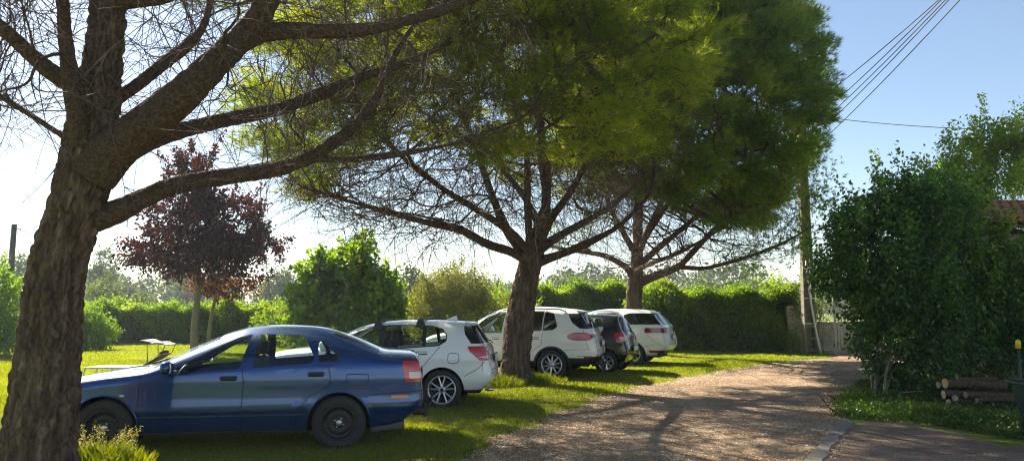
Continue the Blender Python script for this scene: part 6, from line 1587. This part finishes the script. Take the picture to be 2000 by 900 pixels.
def post():
    Y = 10.1; x = X_(1978, Y); root = empty('garden_post', (x, Y, 0)); tag(root, 'thin dark green post with yellow cap behind the garden cart', 'post')
    m = MB(); m.tube([(0, 0, 0), (0, 0, 1.12)], .018, 10); m.build('shaft', M['green_plastic'], root)
    m = MB(); m.lathe([(.001, 1.21), (.028, 1.20), (.032, 1.17), (.032, 1.09), (.001, 1.09)], 14, axis='z'); m.build('cap', M['yellow'], root)
post()
def boulder():
    o = at(1998, 735, 10.6)
lounger_xy = (-9.85, 17.6)
def lounger():
    root = empty('sun_lounger', (lounger_xy[0], lounger_xy[1], 0), R(3)); tag(root, 'metal framed sun lounger with raised back and canopy on the lawn', 'sun lounger')
    f = MB(); L = 1.9
    for y in (-.3, .3):
        f.tube([(0, y, .27), (1.25, y, .28), (L, y, .28)], .014, 8)
        f.tube([(.03, y, .27), (-.04, y, 0)], .012, 8); f.tube([(.62, y, .27), (.66, y, 0)], .012, 8); f.tube([(1.6, y, .28), (1.66, y, 0)], .012, 8)
        f.tube([(1.25, y, .29), (1.72, y, .58)], .013, 8)
    f.tube([(0, -.3, .27), (0, .3, .27)], .014, 8); f.tube([(1.72, -.3, .58), (1.72, .3, .58)], .013, 8); f.tube([(.66, -.3, .02), (.66, .3, .02)], .012, 8)
    f.build('frame', M['lounger_frame'], root)
    c = MB(); n = 12; vs = []; fs = []
    for q in range(n + 1):
        x = 1.25 * q / n
        for y in np.linspace(-.29, .29, 7): vs.append((x, y, .285 - .015 * math.sin(PI * (y + .29) / .58) * math.sin(PI * q / n)))
        if q:
            for e in range(6): a = (q - 1) * 7 + e; fs.append((a, a + 7, a + 8, a + 1))
    c.add(vs, fs, True); o = c.build('bed_fabric', M['lounger_cloth'], root); o.modifiers.new('s', 'SOLIDIFY').thickness = .008
    c = MB(); vs = []; fs = []
    for q in range(7):
        t = q / 6
        for y in (-.29, -.1, .1, .29): vs.append((1.25 + .46 * t, y, .30 + .28 * t - .02 * math.sin(PI * t)))
        if q:
            for e in range(3): a = (q - 1) * 4 + e; fs.append((a, a + 4, a + 5, a + 1))
    c.add(vs, fs, True); o = c.build('backrest', M['lounger_dark'], root); o.modifiers.new('s', 'SOLIDIFY').thickness = .01
    p = MB(); p.ball((1.66, 0, .60), (.16, .46, .09), Matrix.Rotation(R(-30), 3, 'Y')); p.build('head_cushion', M['lounger_dark'], root)
    p = MB()
    for y in (-.3, .3): p.tube([(1.42, y, .38), (1.38, y, .84)], .009, 6); p.tube([(1.72, y, .58), (1.80, y, .80)], .009, 6)
    p.build('canopy_arm', M['cable'], root)
    c = MB(); vs = []; fs = []
    for q in range(9):
        x = 1.24 + .66 * q / 8
        for y in np.linspace(-.34, .34, 7): vs.append((x, y, .885 - .10 * q / 8 + .035 * math.sin(q * 1.57) * .5 + .02 * math.cos(y * 4)))
        if q:
            for e in range(6): a = (q - 1) * 7 + e; fs.append((a, a + 7, a + 8, a + 1))
    c.add(vs, fs, True)
    m, nt, out = new_mat('striped canopy cloth'); b = nt.nodes.new('ShaderNodeBsdfPrincipled'); nt.links.new(b.outputs[0], out.inputs[0]); b.inputs['Roughness'].default_value = .7
    tc = nt.nodes.new('ShaderNodeTexCoord'); wv = N(nt, 'ShaderNodeTexWave', Scale=2.2, Distortion=.6); nt.links.new(tc.outputs['Object'], wv.inputs['Vector']); r = ramp(nt, [(.42, (.05, .045, .05)), (.55, (.62, .60, .58))], wv.outputs[0]); nt.links.new(r.outputs[0], b.inputs['Base Color'])
    o = c.build('canopy', m, root); o.modifiers.new('s', 'SOLIDIFY').thickness = .012
lounger()

# ------------------------------------------------------------------ cars
blue_saloon(); white_hatch(); white_suv(); city_car(); people_carrier()
# ------------------------------------------------------------------ summer haze
def haze():
    x0, x1, y0, y1, z0, z1 = -260, 260, -12, 260, -1.2, 18.
    mb = MB(); mb.box(((x0 + x1) / 2, (y0 + y1) / 2, (z0 + z1) / 2), (x1 - x0, y1 - y0, z1 - z0))
    m = bpy.data.materials.new('summer haze'); m.use_nodes = True; nt = m.node_tree; nt.nodes.clear(); out = nt.nodes.new('ShaderNodeOutputMaterial')
    v = nt.nodes.new('ShaderNodeVolumePrincipled'); v.inputs['Color'].default_value = (.80, .88, 1, 1); v.inputs['Density'].default_value = HAZE; v.inputs['Anisotropy'].default_value = .15
    nt.links.new(v.outputs[0], out.inputs['Volume'])
    tag(mb.build('haze', m, None), 'thin pale summer haze over the fields', 'haze', None, 'stuff')
HAZE = .0007
if HAZE: haze()
# ------------------------------------------------------------------ light
SUN_AZ, SUN_EL = -39.0, 37.0       # degrees from +Y (negative: to the left), elevation
w = bpy.data.worlds.new('World'); scene.world = w; w.use_nodes = True
nt = w.node_tree; nt.nodes.clear()
sky = nt.nodes.new('ShaderNodeTexSky'); sky.sky_type = 'NISHITA'; sky.sun_disc = False
sky.sun_elevation = R(SUN_EL); sky.sun_rotation = R(SUN_AZ); sky.air_density = 1.0; sky.dust_density = .35; sky.ozone_density = 2.2; sky.altitude = 50
bg = nt.nodes.new('ShaderNodeBackground'); bg.inputs[1].default_value = .065
wo = nt.nodes.new('ShaderNodeOutputWorld'); nt.links.new(sky.outputs[0], bg.inputs[0]); nt.links.new(bg.outputs[0], wo.inputs[0])
sd = bpy.data.lights.new('sun', 'SUN'); sd.energy = 5.0; sd.angle = R(.53); sd.color = (1, .95, .86)
so = bpy.data.objects.new('sun', sd); link(so)
dirv = Vector((math.sin(R(SUN_AZ)) * math.cos(R(SUN_EL)), math.cos(R(SUN_AZ)) * math.cos(R(SUN_EL)), math.sin(R(SUN_EL))))
so.rotation_euler = dirv.to_track_quat('Z', 'Y').to_euler(); so.location = (-30, 40, 40)
vs = scene.view_settings; vs.view_transform = 'Standard'; vs.look = 'None'; vs.gamma = 1; vs.exposure = 1.58; vs.use_curve_mapping = False; vs.use_white_balance = True; vs.white_balance_temperature = 7000
scene.cycles.max_bounces = 10; scene.cycles.transparent_max_bounces = 24; scene.cycles.diffuse_bounces = 4; scene.cycles.glossy_bounces = 4; scene.cycles.transmission_bounces = 6

scene.cycles.filter_width = 1.15
scene.cycles.use_denoising = True; scene.cycles.denoiser = 'OPENIMAGEDENOISE'; scene.cycles.denoising_input_passes = 'RGB_ALBEDO_NORMAL'; scene.cycles.denoising_prefilter = 'NONE'
